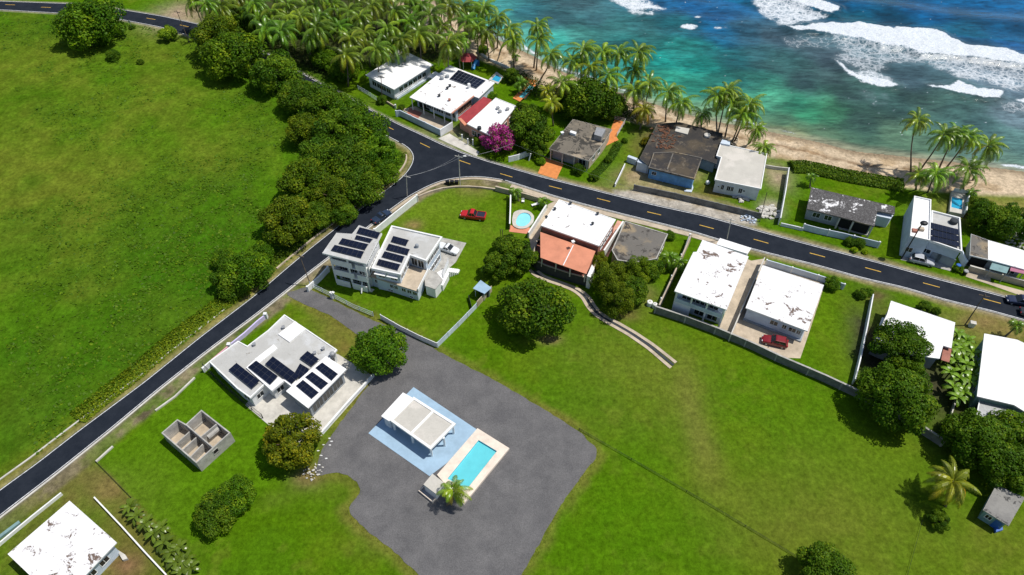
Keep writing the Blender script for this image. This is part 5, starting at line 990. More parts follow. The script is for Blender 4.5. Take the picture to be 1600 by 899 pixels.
def crown(seed, nl, n, size, lob=(.28, .48), flat=.8, hue=0., yel=.15, shape='round', contrast=.4):
    """foliage crown of unit radius: lobes of leaves over an ellipsoid"""
    g = np.random.default_rng(seed); L = []
    for k in range(nl):
        z = 1 - 1.55 * (k + .5) / nl; a = k * 2.39996 + g.normal() * .25; rr = math.sqrt(max(0, 1 - z * z)); q = .66 + .22 * g.random()
        if shape == 'cone': rr *= .55 + .45 * (1 - z) / 1.5
        lr = lob[0] + (lob[1] - lob[0]) * g.random()
        L.append((rr * math.cos(a) * q, rr * math.sin(a) * q, z * q * flat, lr, g.random()))
    L.append((0, 0, 0, .5, .1)); L = np.array(L)
    w_ = L[:, 3] ** 2; ch = g.choice(len(L), n, p=w_ / w_.sum())
    d = g.normal(size=(n, 3)); d[:, 2] += .25; d /= np.linalg.norm(d, axis=1)[:, None]
    rad = L[ch, 3] * .92 * (1 - .35 * g.random(n) ** 2.2) * (1 + .16 * (g.random(n) > .93))
    c = L[ch, :3] + d * rad[:, None] * (1, 1, flat)
    nr = d + g.normal(size=(n, 3)) * .55 + (0, 0, .35)
    t = .72 + contrast * (L[ch, 4] - .5) + .5 * (g.random(n) - .5)
    yl = (g.random(n) < yel)[:, None]
    base = np.array((.108, .205, .010)); tint = base * t[:, None] * np.stack([1 + hue + .35 * (L[ch, 4] - .5), np.ones(n), np.ones(n)], 1)
    tint = np.where(yl, tint * (1.75, 1.35, 1.0), tint)
    return leaves(c, nr, size * (.65 + .7 * g.random(n)), np.clip(tint, .002, 1))
def trunk_mesh(name, h, r, limbs, spread, mat):
    m = MB(); m.tube([(0, 0, -.3), (.03, 0, h * .5), (0, .05, h)], [r * 1.25, r * .9, r * .7], 8)
    for k in range(limbs):
        a = k * 6.283 / limbs + .4; m.tube([(0, 0, h * (.55 + .3 * (k % 2))), (math.cos(a) * spread * .5, math.sin(a) * spread * .5, h * 1.2), (math.cos(a) * spread, math.sin(a) * spread, h * 1.65)], [r * .5, r * .35, r * .15], 6)
    me = bpy.data.meshes.new(name); me.from_pydata(m.v, [], m.f); me.materials.append(mat); me.polygons.foreach_set('use_smooth', [True] * len(me.polygons)); return me
TRUNK = trunk_mesh('tree_trunk', 1.0, .09, 5, .5, MT['bark'])          # unit tree
CR = {}
for k, (nm, a) in enumerate(dict(dark=dict(nl=24, n=10000, size=.088, hue=-.1, yel=.10), dark2=dict(nl=34, n=12000, size=.078, hue=-.08, yel=.14, lob=(.2, .4)), olive=dict(nl=30, n=11000, size=.082, hue=.10, yel=.26, lob=(.2, .42)), loose=dict(nl=17, n=8000, size=.1, lob=(.26, .46), hue=-.05, yel=.2, contrast=.6), yellow=dict(nl=40, n=11000, size=.08, hue=.2, yel=.38, lob=(.16, .32)), feather=dict(nl=34, n=13000, size=.06, hue=.2, yel=.2, lob=(.14, .34), flat=1.15, contrast=.55), lush=dict(nl=28, n=11000, size=.085, hue=-.05, yel=.2, contrast=.55, lob=(.22, .44)), lush2=dict(nl=22, n=10000, size=.09, hue=-.12, yel=.2, contrast=.6, lob=(.24, .5))).items()):
    V_, F_, T_ = crown(100 + k, **a); CR[nm] = np_mesh('crown_' + nm, V_, F_, T_, LEAF)
def child(name, me, parent, loc=(0, 0, 0), scl=(1, 1, 1), rot=(0, 0, 0), color=None):
    o = bpy.data.objects.new(name, me); COL.objects.link(o); o.parent = parent; o.location = loc; o.scale = scl; o.rotation_euler = rot
    if color is not None: o.color = tuple(color) + (1,)
    return o
def tree(x, y, r, kind, label, name='broadleaf_tree', cat='tree', group=None, hgt=.72, color=(1, 1, 1), zs=1.0):
    """crown centre at photo pixel x, y with pixel radius r"""
    Rm = r * math.hypot(*(P(x, y)[:2] - P(x, y)[:2])) if 0 else r * (CAMH - 3) / (FPX * _s + (y - 449.5) * _c)
    hc = Rm * hgt; p = P(x, y, hc); t = thing(name, label, cat, (p[0], p[1], 0), group)
    child('trunk', TRUNK, t, (0, 0, 0), (Rm, Rm, hc))
    child('crown', CR[kind], t, (0, 0, hc), (Rm * random.uniform(.9, 1.02), Rm * random.uniform(.9, 1.02), Rm * zs * .95), (0, 0, random.random() * 6.28), color)
    return t
FT = 'trees along the edge of the left field'
C1, C2, C3, C4 = (1, 1, 1), (.8, .85, .8), (1.25, 1.2, 1), (1.05, 1.15, .9)
for x, y, r, kind, lab, col_ in [
    (142, 36, 42, 'lush', 'lone round tree by the upper road at the top left of the field', C4), (343, 62, 38, 'olive', 'rounded green tree directly where the upper road disappears', C1), (366, 88, 43, 'lush', 'broad domed tree, largest of the pair at the road bend', C3),
    (427, 116, 34, 'lush2', 'dark leafy tree just below the road bend pair', C1), (468, 152, 30, 'lush', 'first tree of the dense roadside thicket, at its upper left', C1), (505, 166, 36, 'dark2', 'tree at the top of the thicket nearest the upper road', C1), (540, 178, 30, 'lush', 'thicket tree overhanging the road opposite the blue yard wall', C4),
    (478, 206, 30, 'olive', 'brownish tree on the field side of the upper thicket', (1.05, 1, .9)), (528, 205, 36, 'lush2', 'large leafy tree in the heart of the upper thicket', C1), (572, 205, 32, 'lush', 'bright green tree on the road side of the thicket near the junction', C4), (500, 246, 33, 'dark', 'dark tree on the field side in the middle of the thicket', C1),
    (545, 250, 38, 'lush', 'big green tree in the middle of the thicket', C1), (590, 240, 30, 'lush2', 'round tree closest to the road junction', C4), (600, 268, 22, 'lush', 'small tree at the tip of the thicket facing the junction', C4), (560, 290, 34, 'lush', 'leafy tree along the verge below the junction', C1), (478, 286, 38, 'olive', 'wide brown green tree on the lower field side of the thicket', (.95, 1, .9)),
    (520, 305, 32, 'olive', 'olive tree between the brown tree and the verge', (.95, .95, .9)), (535, 335, 20, 'lush2', 'small tree low on the verge opposite the white villa', C1), (452, 346, 42, 'olive', 'large brown topped tree at the lower end of the thicket', (1.05, .98, .9)), (490, 340, 26, 'lush', 'smaller green tree beside the large brown topped tree', C1),
    (385, 425, 36, 'lush', 'low spreading bush mass by the lower field edge', C4), (360, 440, 26, 'lush2', 'dark leafy bush left of the low spreading bush mass', C1), (405, 400, 22, 'lush', 'small bright bush under the large brown topped tree', C4), (350, 405, 18, 'lush', 'isolated bright green bush fading into the field', C4)]:
    tree(x, y, r * 1.1, kind, lab, group=FT, color=col_, hgt=.66)
for x, y, r, kind, lab, nm, cat, col_ in [
    (594, 547, 46, 'dark2', 'dense dark round tree beside the solar house patio and gravel drive', 'broadleaf_tree', 'tree', (1.1, 1.2, 1)), (455, 688, 49, 'yellow', 'yellow green round tree at the lower corner of the solar house patio', 'broadleaf_tree', 'tree', (1.15, .98, 1)),
    (368, 775, 31, 'lush', 'upper of two merged dark trees on the lawn below the ruin', 'broadleaf_tree', 'tree', C4), (336, 802, 33, 'lush', 'lower of two merged dark trees on the lawn below the ruin', 'broadleaf_tree', 'tree', C1),
    (806, 400, 33, 'loose', 'dark glossy tree left of the brick red house', 'broadleaf_tree', 'tree', C1), (776, 416, 26, 'loose', 'smaller glossy tree above the blue roofed shed', 'broadleaf_tree', 'tree', C1), (790, 385, 22, 'loose', 'dark glossy tree touching the round pool garden', 'broadleaf_tree', 'tree', C2),
    (836, 482, 55, 'lush', 'huge rounded mango tree alone on the lawn below the brick red house', 'broadleaf_tree', 'tree', C1),
    (955, 440, 32, 'feather', 'tall feathery casuarina beside the terracotta porch', 'casuarina_tree', 'tree', C1), (965, 470, 32, 'feather', 'lower feathery casuarina at the bend of the drive tracks', 'casuarina_tree', 'tree', C1), (995, 425, 26, 'feather', 'bushy tree at the edge of the bare concrete roof', 'casuarina_tree', 'tree', C4), (985, 455, 28, 'lush', 'leafy tree just right of the feathery casuarinas', 'broadleaf_tree', 'tree', C1), (1015, 418, 20, 'lush2', 'small dark tree by the pale stucco wall', 'broadleaf_tree', 'tree', C1), (935, 410, 18, 'feather', 'thin feathery tree against the terracotta roof edge', 'casuarina_tree', 'tree', (1.3, 1.1, 1)),
    (826, 203, 37, 'loose', 'large dark tree beside the pink bougainvillea', 'broadleaf_tree', 'tree', C1), (822, 180, 24, 'loose', 'upper dark tree behind the white roof with red strip', 'broadleaf_tree', 'tree', C2), (838, 230, 18, 'loose', 'lower tree hanging over the white front wall', 'broadleaf_tree', 'tree', C1),
    (920, 155, 42, 'lush', 'big rounded green tree behind the mould stained house', 'broadleaf_tree', 'tree', C1), (955, 165, 26, 'lush', 'smaller green tree on the right of the big rounded beach tree', 'broadleaf_tree', 'tree', C1), (888, 165, 22, 'lush2', 'dark green tree on the left of the big rounded beach tree', 'broadleaf_tree', 'tree', C1),
    (1405, 542, 44, 'dark2', 'tall dark tree standing over the half covered white roof', 'broadleaf_tree', 'tree', C2), (1402, 622, 58, 'dark2', 'very large dark tree at the corner of the grey block wall', 'broadleaf_tree', 'tree', C1), (1420, 585, 30, 'lush2', 'dark tree between the two largest dark crowns on the right', 'broadleaf_tree', 'tree', C2), (1370, 600, 26, 'lush', 'leafy side crown beside the long pale teal wall', 'broadleaf_tree', 'tree', C1),
    (1530, 690, 52, 'dark2', 'wide dark tree below the large clean white roof', 'broadleaf_tree', 'tree', C1), (1575, 730, 45, 'dark2', 'dark tree immediately above the garden hut', 'broadleaf_tree', 'tree', C2), (1590, 680, 45, 'lush2', 'dark tree cut by the right picture edge', 'broadleaf_tree', 'tree', C1), (1500, 672, 26, 'lush2', 'small dark tree at the left end of the right hand grove', 'broadleaf_tree', 'tree', C1),
    (1545, 340, 32, 'lush2', 'dark tree between the plunge pool and the rusty roof', 'broadleaf_tree', 'tree', C1), (1580, 350, 34, 'lush2', 'dark tree at the right edge above the rusty roof', 'broadleaf_tree', 'tree', C1), (1530, 325, 20, 'lush', 'shrubby tree right beside the plunge pool platform', 'broadleaf_tree', 'tree', C1),
    (1287, 893, 46, 'dark2', 'dark tree top rising at the bottom picture edge', 'broadleaf_tree', 'tree', C1),
    (505, 90, 22, 'lush', 'green broadleaf tree among the palms by the road', 'broadleaf_tree', 'tree', C4), (510, 38, 20, 'lush', 'green broadleaf tree deep inside the palm grove', 'broadleaf_tree', 'tree', C1), (535, 105, 26, 'lush', 'bushy shrub between the palm grove and the long low white house', 'shrub', 'shrub', C4), (385, 35, 24, 'lush2', 'dark tree at the left front of the palm grove', 'broadleaf_tree', 'tree', C1), (372, 8, 20, 'lush2', 'dark tree at the top edge behind the palm grove', 'broadleaf_tree', 'tree', C1),
    (766, 150, 11, 'lush', 'round bright shrub at the corner of the solar panel roof', 'shrub', 'shrub', (1.6, 1.7, 1)), (800, 118, 14, 'loose', 'dark bushy tree beside the small blue pool', 'broadleaf_tree', 'tree', C1), (755, 78, 10, 'lush', 'round pale shrub behind the red gazebo', 'shrub', 'shrub', (1.4, 1.5, 1)),
    (176, 87, 11, 'dark', 'small dark bush alone in the upper field', 'shrub', 'shrub', C1), (262, 53, 15, 'loose', 'pale wispy shrub on the verge of the upper road', 'shrub', 'shrub', (2.2, 1.9, 2)), (219, 97, 6, 'lush', 'tiny bush right of the small dark bush in the field', 'shrub', 'shrub', C1), (158, 66, 9, 'lush', 'little bush at the foot of the lone round tree', 'shrub', 'shrub', C4), (206, 43, 5, 'dark', 'tiny dark shrub below the road sign', 'shrub', 'shrub', C1),
    (904, 265, 11, 'dark', 'round dark bush in front of the mould stained house', 'shrub', 'shrub', C2), (928, 277, 9, 'dark2', 'clipped dark shrub at the road end of the small lawn hedge', 'shrub', 'shrub', C1), (951, 250, 7, 'dark2', 'small clipped dark shrub halfway along the lawn hedge', 'shrub', 'shrub', C1), (976, 220, 5, 'dark', 'tiny dark shrub near the orange terrace corner', 'shrub', 'shrub', C1),
    (1301, 443, 13, 'lush', 'round green bush at the corner of the speckled white roof', 'shrub', 'shrub', C4), (1345, 460, 10, 'lush2', 'small bush at the top of the narrow mown lawn strip', 'shrub', 'shrub', C1), (1357, 457, 8, 'lush', 'bright bush at the head of the pale teal wall', 'shrub', 'shrub', C4), (1445, 480, 11, 'dark2', 'dark shrub behind the half covered white roof', 'shrub', 'shrub', C1), (1463, 486, 8, 'dark2', 'smaller dark shrub right of the dark shrub behind the white roof', 'shrub', 'shrub', C1),
    (1328, 378, 9, 'dark', 'left dark bush before the slate blue panel wall', 'shrub', 'shrub', C1), (1343, 381, 10, 'dark', 'right dark bush before the slate blue panel wall', 'shrub', 'shrub', C1), (1335, 391, 6, 'lush', 'yellowish flowering ground shrub below the pair of dark bushes', 'shrub', 'shrub', (3, 2.4, 1)), (1352, 394, 5, 'lush', 'smallest yellowish ground shrub right of the flowering one', 'shrub', 'shrub', (3, 2.4, 1)),
    (1467, 812, 17, 'loose', 'small leafy bush in the shade of the large lawn palm', 'shrub', 'shrub', C1), (1497, 420, 8, 'lush', 'bush beside the blue bins in front of the tall solar house', 'shrub', 'shrub', C4), (845, 252, 8, 'lush', 'bright shrub left of the orange driveway', 'shrub', 'shrub', (1.5, 1.6, 1)), (745, 220, 9, 'lush2', 'dark shrub by the gate pavement of the red trim house', 'shrub', 'shrub', C1), (597, 157, 9, 'dark', 'conical dark shrub at the foot of the roadside pole by the far white house', 'shrub', 'shrub', C1), (627, 168, 6, 'lush', 'small shrub at the start of the slate blue yard wall', 'shrub', 'shrub', C1),
    (1148, 262, 6, 'dark', 'low dark scrub between the blue house and the concrete house', 'shrub', 'shrub', C1), (1046, 368, 10, 'lush', 'bright shrub right of the bare concrete roof', 'shrub', 'shrub', C4), (1020, 240, 8, 'olive', 'brown withered shrub left of the blue house ruin', 'shrub', 'shrub', (1.6, 1, 1)), (1010, 222, 9, 'olive', 'reddish withered shrub behind the lawn by the blue house', 'shrub', 'shrub', (1.7, 1, 1)), (1515, 305, 8, 'lush', 'low shrub between the plunge pool wall and the beach', 'shrub', 'shrub', C4)]:
    tree(x, y, r, kind, lab, nm, cat, color=col_, hgt=.72 if r > 12 else .55, zs=1.0)
# bougainvillea
V_, F_, T_ = crown(300, 16, 3800, .11, yel=0); gq = np.repeat(rng.random(len(F_)) < .2, 4)[:, None]
T_ = np.where(gq, T_ * 1.2, np.array((.46, .05, .28)) * np.repeat(.6 + .8 * rng.random(len(F_)), 4)[:, None]); CR['boug'] = np_mesh('crown_bougainvillea', V_, F_, T_, PETAL)
tree(782, 217, 26, 'boug', 'magenta bougainvillea in full bloom on the front wall', 'bougainvillea', 'flowering shrub', hgt=.9); tree(765, 222, 15, 'boug', 'smaller magenta bougainvillea spilling left over the front wall', 'bougainvillea', 'flowering shrub', hgt=.9)
# hedges and ground scrub
def hedge(name, label, cat, pts, wd, h, n, size, col_=(1, 1, 1), yel=.15, kind=None, mat=LEAF, base=(.055, .10, .011)):
    a = np.array(resample(pts, .5)); i = rng.random(n) * (len(a) - 1); f = i.astype(int); q = a[f] + (a[np.minimum(f + 1, len(a) - 1)] - a[f]) * (i - f)[:, None]
    t = np.gradient(a, axis=0)[f]; t /= np.linalg.norm(t, axis=1)[:, None]; nn = np.stack([-t[:, 1], t[:, 0]], 1)
    s = rng.uniform(-1, 1, n); z = rng.random(n) ** .5 * h * np.sqrt(1 - .8 * s * s) * (.75 + .5 * fbm(q[:, 0] + 9 * s, q[:, 1], 1.7, 77, 2))
    c = np.concatenate([q + nn * (s * wd / 2)[:, None], z[:, None]], 1); o0 = np.append(a[len(a) // 2], 0)
    nr = np.stack([nn[:, 0] * s, nn[:, 1] * s, np.ones(n) * .8], 1) + rng.normal(size=(n, 3)) * .5
    tint = np.array(base) * col_ * (.6 + .7 * rng.random(n))[:, None]; tint = np.where((rng.random(n) < yel)[:, None], tint * (1.8, 1.4, 1), tint)
    V, F, T = leaves(c - o0, nr, size * (.6 + .8 * rng.random(n)), tint)
    o = bpy.data.objects.new(name, np_mesh(name, V, F, T, mat)); COL.objects.link(o); o.location = o0
    if kind: o['kind'] = kind
    else: tag(o, label, cat)
    return o
hedge('sea_grape_hedge', 'long bright sea grape hedge between the patched roof lawn and the beach', 'hedge', W('j', [(280, 215), (380, 210), (560, 250), (740, 290), (950, 325), (1150, 360)]), 4.2, 1.3, 9000, .42, (1.5, 1.6, 1), .3)
hedge('lawn_hedge', 'low clipped hedge strip across the lawn beside the mould stained house', 'hedge', W('d', [(870, 640), (960, 560), (1050, 450), (1120, 320)]), 2.2, .35, 3000, .25, (1.0, 1.25, 1))
hedge('verge_scrub', '', '', wx([(120, 655), (160, 622), (200, 592), (270, 532), (330, 487), (365, 462), (385, 450)]), 4.0, .6, 7000, .34, (2.1, 1.9, 1), .5, 'stuff')
hedge('verge_scrub', '', '', wx([(395, 440), (440, 400), (500, 352), (560, 305), (610, 272), (630, 240)]), 2.6, .7, 3500, .3, (1.3, 1.3, 1), .35, 'stuff')
hedge('grove_undergrowth', '', '', wx([(340, 40), (420, 80), (470, 85), (560, 85), (690, 85)]), 26, 1.2, 5000, .5, (.9, .9, 1), .15, 'stuff')
hedge('grove_undergrowth', '', '', wx([(800, 120), (860, 150), (960, 170), (1010, 185)]), 7, 1.2, 3000, .5, (.9, .9, 1), .15, 'stuff')
hedge('drive_edge_grass', '', '', list(dp) + [dp[0]], 1.5, .05, 6000, .15, (2.0, 1.7, 1.2), .5, 'stuff')
# coarse weeds of the field
fx = rng.uniform(-168, -5, 190000); fy = rng.uniform(38, 214, 190000)
ok = (sdist(fx, fy, fp) < -1.2) & (np.abs(fx) < fy * .70 + 36); fx, fy = fx[ok], fy[ok]
dz = np.zeros(len(fx)) 
gq_ = lambda q, r: np.exp(-(((fx - P(*q)[0]) / r) ** 2 + ((fy - P(*q)[1]) / r) ** 2))
dd = np.zeros(len(fx)); 
for q, r, s_ in [((300, 380), 26, .9), ((230, 330), 16, .5), ((280, 280), 10, .5), ((60, 610), 20, .5), ((150, 560), 24, .6), ((330, 450), 18, .8), ((400, 150), 14, .6)]: dd = np.maximum(dd, s_ * gq_(q, r))
den_ = dd + .55 * sstep(.42, .66, fbm(fx, fy, 9, 1, 5)); ok = rng.random(len(fx)) < np.clip(den_ - .12, 0, 1) * .95; fx, fy, dd = fx[ok], fy[ok], dd[ok]
n_ = len(fx); c = np.stack([fx, fy, rng.random(n_) ** 1.5 * .16 + .05], 1); nr = rng.normal(size=(n_, 3)) * .3 + (.15, 0, 1)
tint = np.array((.072, .152, .006)) * (.75 + .55 * rng.random(n_))[:, None]; tint = np.where((rng.random(n_) < .12)[:, None], tint * (1.7, 1.35, 1), tint)
V, F, T = leaves(c, nr, .34 + .4 * rng.random(n_), tint, asp=.8); o = bpy.data.objects.new('field_weeds', np_mesh('field_weeds', V, F, T, LEAF)); COL.objects.link(o); o['kind'] = 'stuff'

# ================================================================== palms
def frond(g, L, el, az, droop, tint, wid, nlf=26):
    """one pinnate frond as quads; returns V, F, T"""
    k = 9; pts = [np.zeros(3)]; e = el
    for i in range(k): 
        d = np.array((math.cos(az) * math.cos(e), math.sin(az) * math.cos(e), math.sin(e))); pts.append(pts[-1] + d * L / k); e -= droop / k * (1 + .8 * i / k)
    pts = np.array(pts); side = np.array((-math.sin(az), math.cos(az), 0)); V = []; T = []
    ts = np.linspace(.14, .99, nlf)
    for t in ts:
        f = t * k; i = min(int(f), k - 1); p = pts[i] + (pts[i + 1] - pts[i]) * (f - i); d = pts[i + 1] - pts[i]; d /= np.linalg.norm(d); up = np.cross(d, side)
        if up[2] < 0: up = -up
        ll = wid * math.sin(math.pi * (.12 + .86 * t) ** .75) * (.85 + .3 * g.random()) + .1
        for s in (-1, 1):
            dv = side * s * .78 + d * (.52 + .3 * t) - up * .15; dv /= np.linalg.norm(dv); tip = p + dv * ll + np.array((0, 0, -.62 * ll * (.7 + .6 * g.random()))); mdl = p + dv * ll * .55 - np.array((0, 0, .05 * ll))
            w_ = d * (L / nlf * .36)
            V += [p - w_ * .8, p + w_ * .8, mdl + w_, mdl - w_, mdl - w_, mdl + w_, tip + w_ * .25, tip - w_ * .25]
            c = tint * (.75 + .5 * g.random()); T += [c] * 8
    b = len(V)
    for i in range(k):
        r = .05 * (1 - i / k) + .012
        V += [pts[i] - side * r, pts[i] + side * r, pts[i + 1] + side * r, pts[i + 1] - side * r]; T += [tint * (1.5, 1.4, 1.6)] * 4
    V = np.array(V); return V, np.arange(len(V)).reshape(-1, 4), np.array(T)
def palm_crown(seed, nf=20, L=4.3, wid=.95, hue=(1, 1, 1), old=.25, wind=(.0, .0), upright=0.):
    g = np.random.default_rng(seed); V, F, T = [], [], []; b = 0
    for k in range(nf):
        f = (k + .5) / nf; el = R(78 - 105 * f ** .85 + 14 * (g.random() - .5)) + upright; az = k * 2.39996 + g.normal() * .2
        d = np.array((math.cos(az), math.sin(az))) + np.array(wind) * (1.1 - .5 * f); az = math.atan2(d[1], d[0])
        c = np.array((.115, .215, .012)) * (.6 + .7 * g.random())
        if f > 1 - old: c = c * (1.8, 1.3, .9) if g.random() < .75 else c * (2.3, 1.15, 1.2)
        elif g.random() < .3: c = c * (1.4, 1.2, 1)
        v, fa, t = frond(g, L * (.75 + .3 * g.random()) * (.8 if f < .12 else 1), el, az, R(70 + 45 * g.random()), c * hue, wid * (.85 + .3 * g.random()))
        V.append(v); F.append(fa + b); T.append(t); b += len(v)
    return np_mesh('palm_crown', np.concatenate(V), np.concatenate(F), np.clip(np.concatenate(T), 0, 1), PALM)
PC = [palm_crown(500 + k, 21 + k % 4, 4.7 + .3 * (k % 3), .68, old=(.2, .3, .15, .25, .35)[k % 5], wind=((.35, -.12), (.25, .1), (.45, -.2), (.2, -.25), (.3, 0))[k % 5]) for k in range(6)]
PC_BIG = palm_crown(540, 30, 5.0, .8, (1.55, 1.02, 1), .4); PC_SMALL = palm_crown(541, 15, 2.3, .6, (.95, 1.05, 1), .1, upright=.25); PC_YEL = palm_crown(542, 22, 4.2, .8, (1.7, 1.25, .8), .4)
PC_POOL = palm_crown(543, 20, 3.7, .7, (1.35, 1.2, 1), .3, wind=(.25, -.25))
def palm_trunk(h, lean, seed):
    g = np.random.default_rng(seed); q = [(lean[0] * (1 - t) ** 1.6, lean[1] * (1 - t) ** 1.6, h * t - (.4 if t == 0 else 0)) for t in np.linspace(0, 1, 7)]
    m = MB().tube(q, [.24, .19, .16, .145, .135, .13, .15], 8)
    me = bpy.data.meshes.new('palm_trunk'); me.from_pydata(m.v, [], m.f); me.materials.append(MT['trunk']); me.polygons.foreach_set('use_smooth', [True] * len(me.polygons)); return me
PT = {}
def palm(x, y, h, me, label, group=None, scl=1.0, base=None, col_=(1, 1, 1)):
    top = P(x, y, h)
    if base is not None:
        b = P(*base); lean = (b[0] - top[0], b[1] - top[1]); key = None
    else: a = random.random() * 6.28; lean = (math.cos(a) * .9, math.sin(a) * .9); b = np.array((top[0] + lean[0], top[1] + lean[1], 0))
    t = thing('coconut_palm', label, 'palm tree', (b[0], b[1], 0), group)
    child('trunk', palm_trunk(h, lean, 1), t, (-lean[0], -lean[1], 0))
    child('crown', me, t, (-lean[0], -lean[1], h - .1), (scl,) * 3, (0, 0, random.uniform(-.5, .5) if me in PC else random.random() * 6.28), col_)
    return t
ORD = 'first second third fourth fifth sixth seventh eighth ninth tenth eleventh twelfth thirteenth fourteenth fifteenth sixteenth seventeenth eighteenth nineteenth twentieth'.split()
grove_px = [(322, 6), (345, 12), (398, 5), (405, 28), (425, 20), (448, 10), (470, 28), (440, 48), (452, 30), (486, 58), (500, 26), (520, 8), (530, 42), (548, 62), (562, 28), (582, 10), (588, 76), (605, 44), (618, 18), (640, 6), (655, 52), (672, 24), (690, 42), (702, 10), (715, 62), (730, 34), (722, 14), (545, 18), (540, 85), (570, 52), (628, 62), (640, 34), (480, 10), (495, 44), (660, 8), (745, 44), (760, 52), (742, 12), (390, 15), (415, 45), (370, -6), (600, -6), (560, -10), (500, -10), (690, -10), (640, -14), (440, -12), (300, -4), (612, 70), (700, 68)]
bands = [[q for q in grove_px if q[1] < 0], [q for q in grove_px if 0 <= q[1] < 20], [q for q in grove_px if 20 <= q[1] < 46], [q for q in grove_px if q[1] >= 46]]
for bn, wd in zip(bands, ('top edge', 'back', 'middle', 'front')):
    for i, (x, y) in enumerate(sorted(bn)):
        palm(x, y, random.uniform(7.5, 11), PC[(i + len(wd)) % 6], f'coconut palm in the {wd} row of the roadside grove, {ORD[i]} from the left', 'palms in the roadside grove', random.uniform(1.1, 1.35), col_=(random.uniform(.8, 1.2), random.uniform(.85, 1.1), 1))
BG = 'palms along the beach'
for k, (x, y, h, bs, lab) in enumerate([
    (778, 26, 12, (777, 72), 'tall palm on the sand left of the others with a bare straight trunk'), (797, 45, 11, (783, 74), 'palm leaning right over the sand beside the tall bare trunk'), (756, 14, 11, (760, 66), 'palm at the corner where the grove meets the beach'), (802, 62, 9, (803, 105), 'low palm in front of the sand gap by the gazebo lawn'),
    (840, 40, 12, None, 'highest palm of the stacked pair at the left of the turquoise water'), (841, 62, 10, (838, 108), 'lower palm of the stacked pair at the left of the turquoise water'), (860, 85, 11, (846, 120), 'full palm leaning right above the yellowing palm'), (893, 96, 10, None, 'dark palm squeezed behind the full leaning palm'), (911, 78, 12, None, 'pointed palm standing tallest before the teal water'), (942, 80, 11, None, 'dark shaggy palm right of the pointed palm'), (967, 82, 11, None, 'wind blown palm between the shaggy one and the bright one'), (997, 82, 12, (985, 140), 'bright wind swept palm furthest out against the turquoise water'), (990, 108, 8, None, 'shaded palm under the bright wind swept palm'), (950, 118, 9, None, 'spreading palm directly behind the big rounded beach tree'), (922, 105, 9, None, 'half hidden palm above the big rounded beach tree'), (992, 140, 7, None, 'small dense palm right of the big rounded beach tree'), (1015, 130, 9, None, 'upright palm behind the yellow tipped palm'), (1044, 144, 9, (1040, 190), 'broad dark palm before the sand at the black roofed house'), (1064, 160, 8, (1056, 195), 'outer right palm of the group at the black roofed house'), (878, 130, 8, None, 'palm in shade behind the yellowing palm'),
    (1097, 178, 5, (1096, 203), 'short palm on the sand behind the black roof'), (1122, 150, 10, (1121, 212), 'left palm of the tall quartet above the concrete house'), (1137, 142, 11, (1121, 212), 'highest palm of the tall quartet above the concrete house'), (1145, 160, 9.5, (1133, 214), 'middle palm of the tall quartet above the concrete house'), (1171, 163, 10.5, (1147, 222), 'right hand palm of the tall quartet leaning toward the sea'), (1160, 178, 9, (1143, 224), 'drooping palm leaning from the same foot as the right hand one'), (1181, 202, 6, (1172, 222), 'short palm with reddish lower leaves beyond the concrete house'), (1194, 230, 4, (1188, 246), 'low palm at the far corner of the concrete roof'),
    (1434, 188, 12.5, (1424, 268), 'tallest single palm by the sea on the right with a bare trunk'), (1475, 210, 11.5, (1440, 262), 'left palm of the right hand trio leaning strongly seaward'), (1494, 208, 11.5, (1468, 262), 'middle palm of the right hand trio'), (1513, 214, 11, (1480, 260), 'palm right of the middle one leaning seaward'), (1544, 228, 9, (1520, 282), 'rightmost palm over the water'), (1462, 272, 6.5, (1450, 300), 'large low palm behind the tall solar house'), (1436, 272, 6, (1432, 296), 'dark low palm at the end of the sea grape hedge'), (1513, 264, 7, (1506, 298), 'palm beside the plunge pool with yellow lower leaves')]):
    palm(x, y, h, PC[k % 6], 'coconut palm: ' + lab if len(lab.split()) < 14 else lab, BG, random.uniform(.95, 1.15) if h > 6 else .8, bs, (random.uniform(1.1, 1.4), random.uniform(1.1, 1.25), 1))
palm(1007, 172, 5, PC_BIG, 'wide low palm with yellow orange tips beside the orange terrace', BG, .85, col_=(1.15, 1, 1)); palm(862, 160, 7, PC_YEL, 'yellowing palm with golden fronds above the mould stained house', BG, .9); palm(855, 140, 6.5, PC_YEL, 'golden yellow palm behind the yellowing one', BG, .75, col_=(1.2, 1.05, 1))
palm(1490, 752, 5.5, PC_BIG, 'big spreading palm alone on the lawn at the lower right', None, 1.0, (1478, 792)); palm(708, 766, 4.2, PC_POOL, 'palm leaning over the corner of the rectangular turquoise pool', None, .92, (697, 790))
for x, y, h, lab, s_ in [(806, 300, 2.2, 'left of two small palms at the head of the round pool garden', .9), (849, 314, 2.0, 'right of two small palms at the head of the round pool garden', .8), (1046, 402, 3.0, 'bushy palm beside the pale stucco wall of the balcony house', 1.15), (1060, 410, 2.4, 'second bushy palm leaning over the pale stucco wall', 1.0), (1268, 276, 2.6, 'slim young palm behind the patched black roof', .8), (805, 88, 1.8, 'young palm on the sand edge beside the gazebo lawn', .8), (1590, 508, 3.6, 'slim young palm by the road at the right picture edge', .9), (1520, 300, 2.5, 'young palm just right of the plunge pool wall', .8), (815, 130, 3, 'dark young palm beside the orange edged pool', 1.2)]:
    o = palm(x, y, h, PC_SMALL, lab, 'small garden palms', s_, col_=(1, 1.05, 1))
    o['category'] = 'palm'; o.name = 'garden_palm'
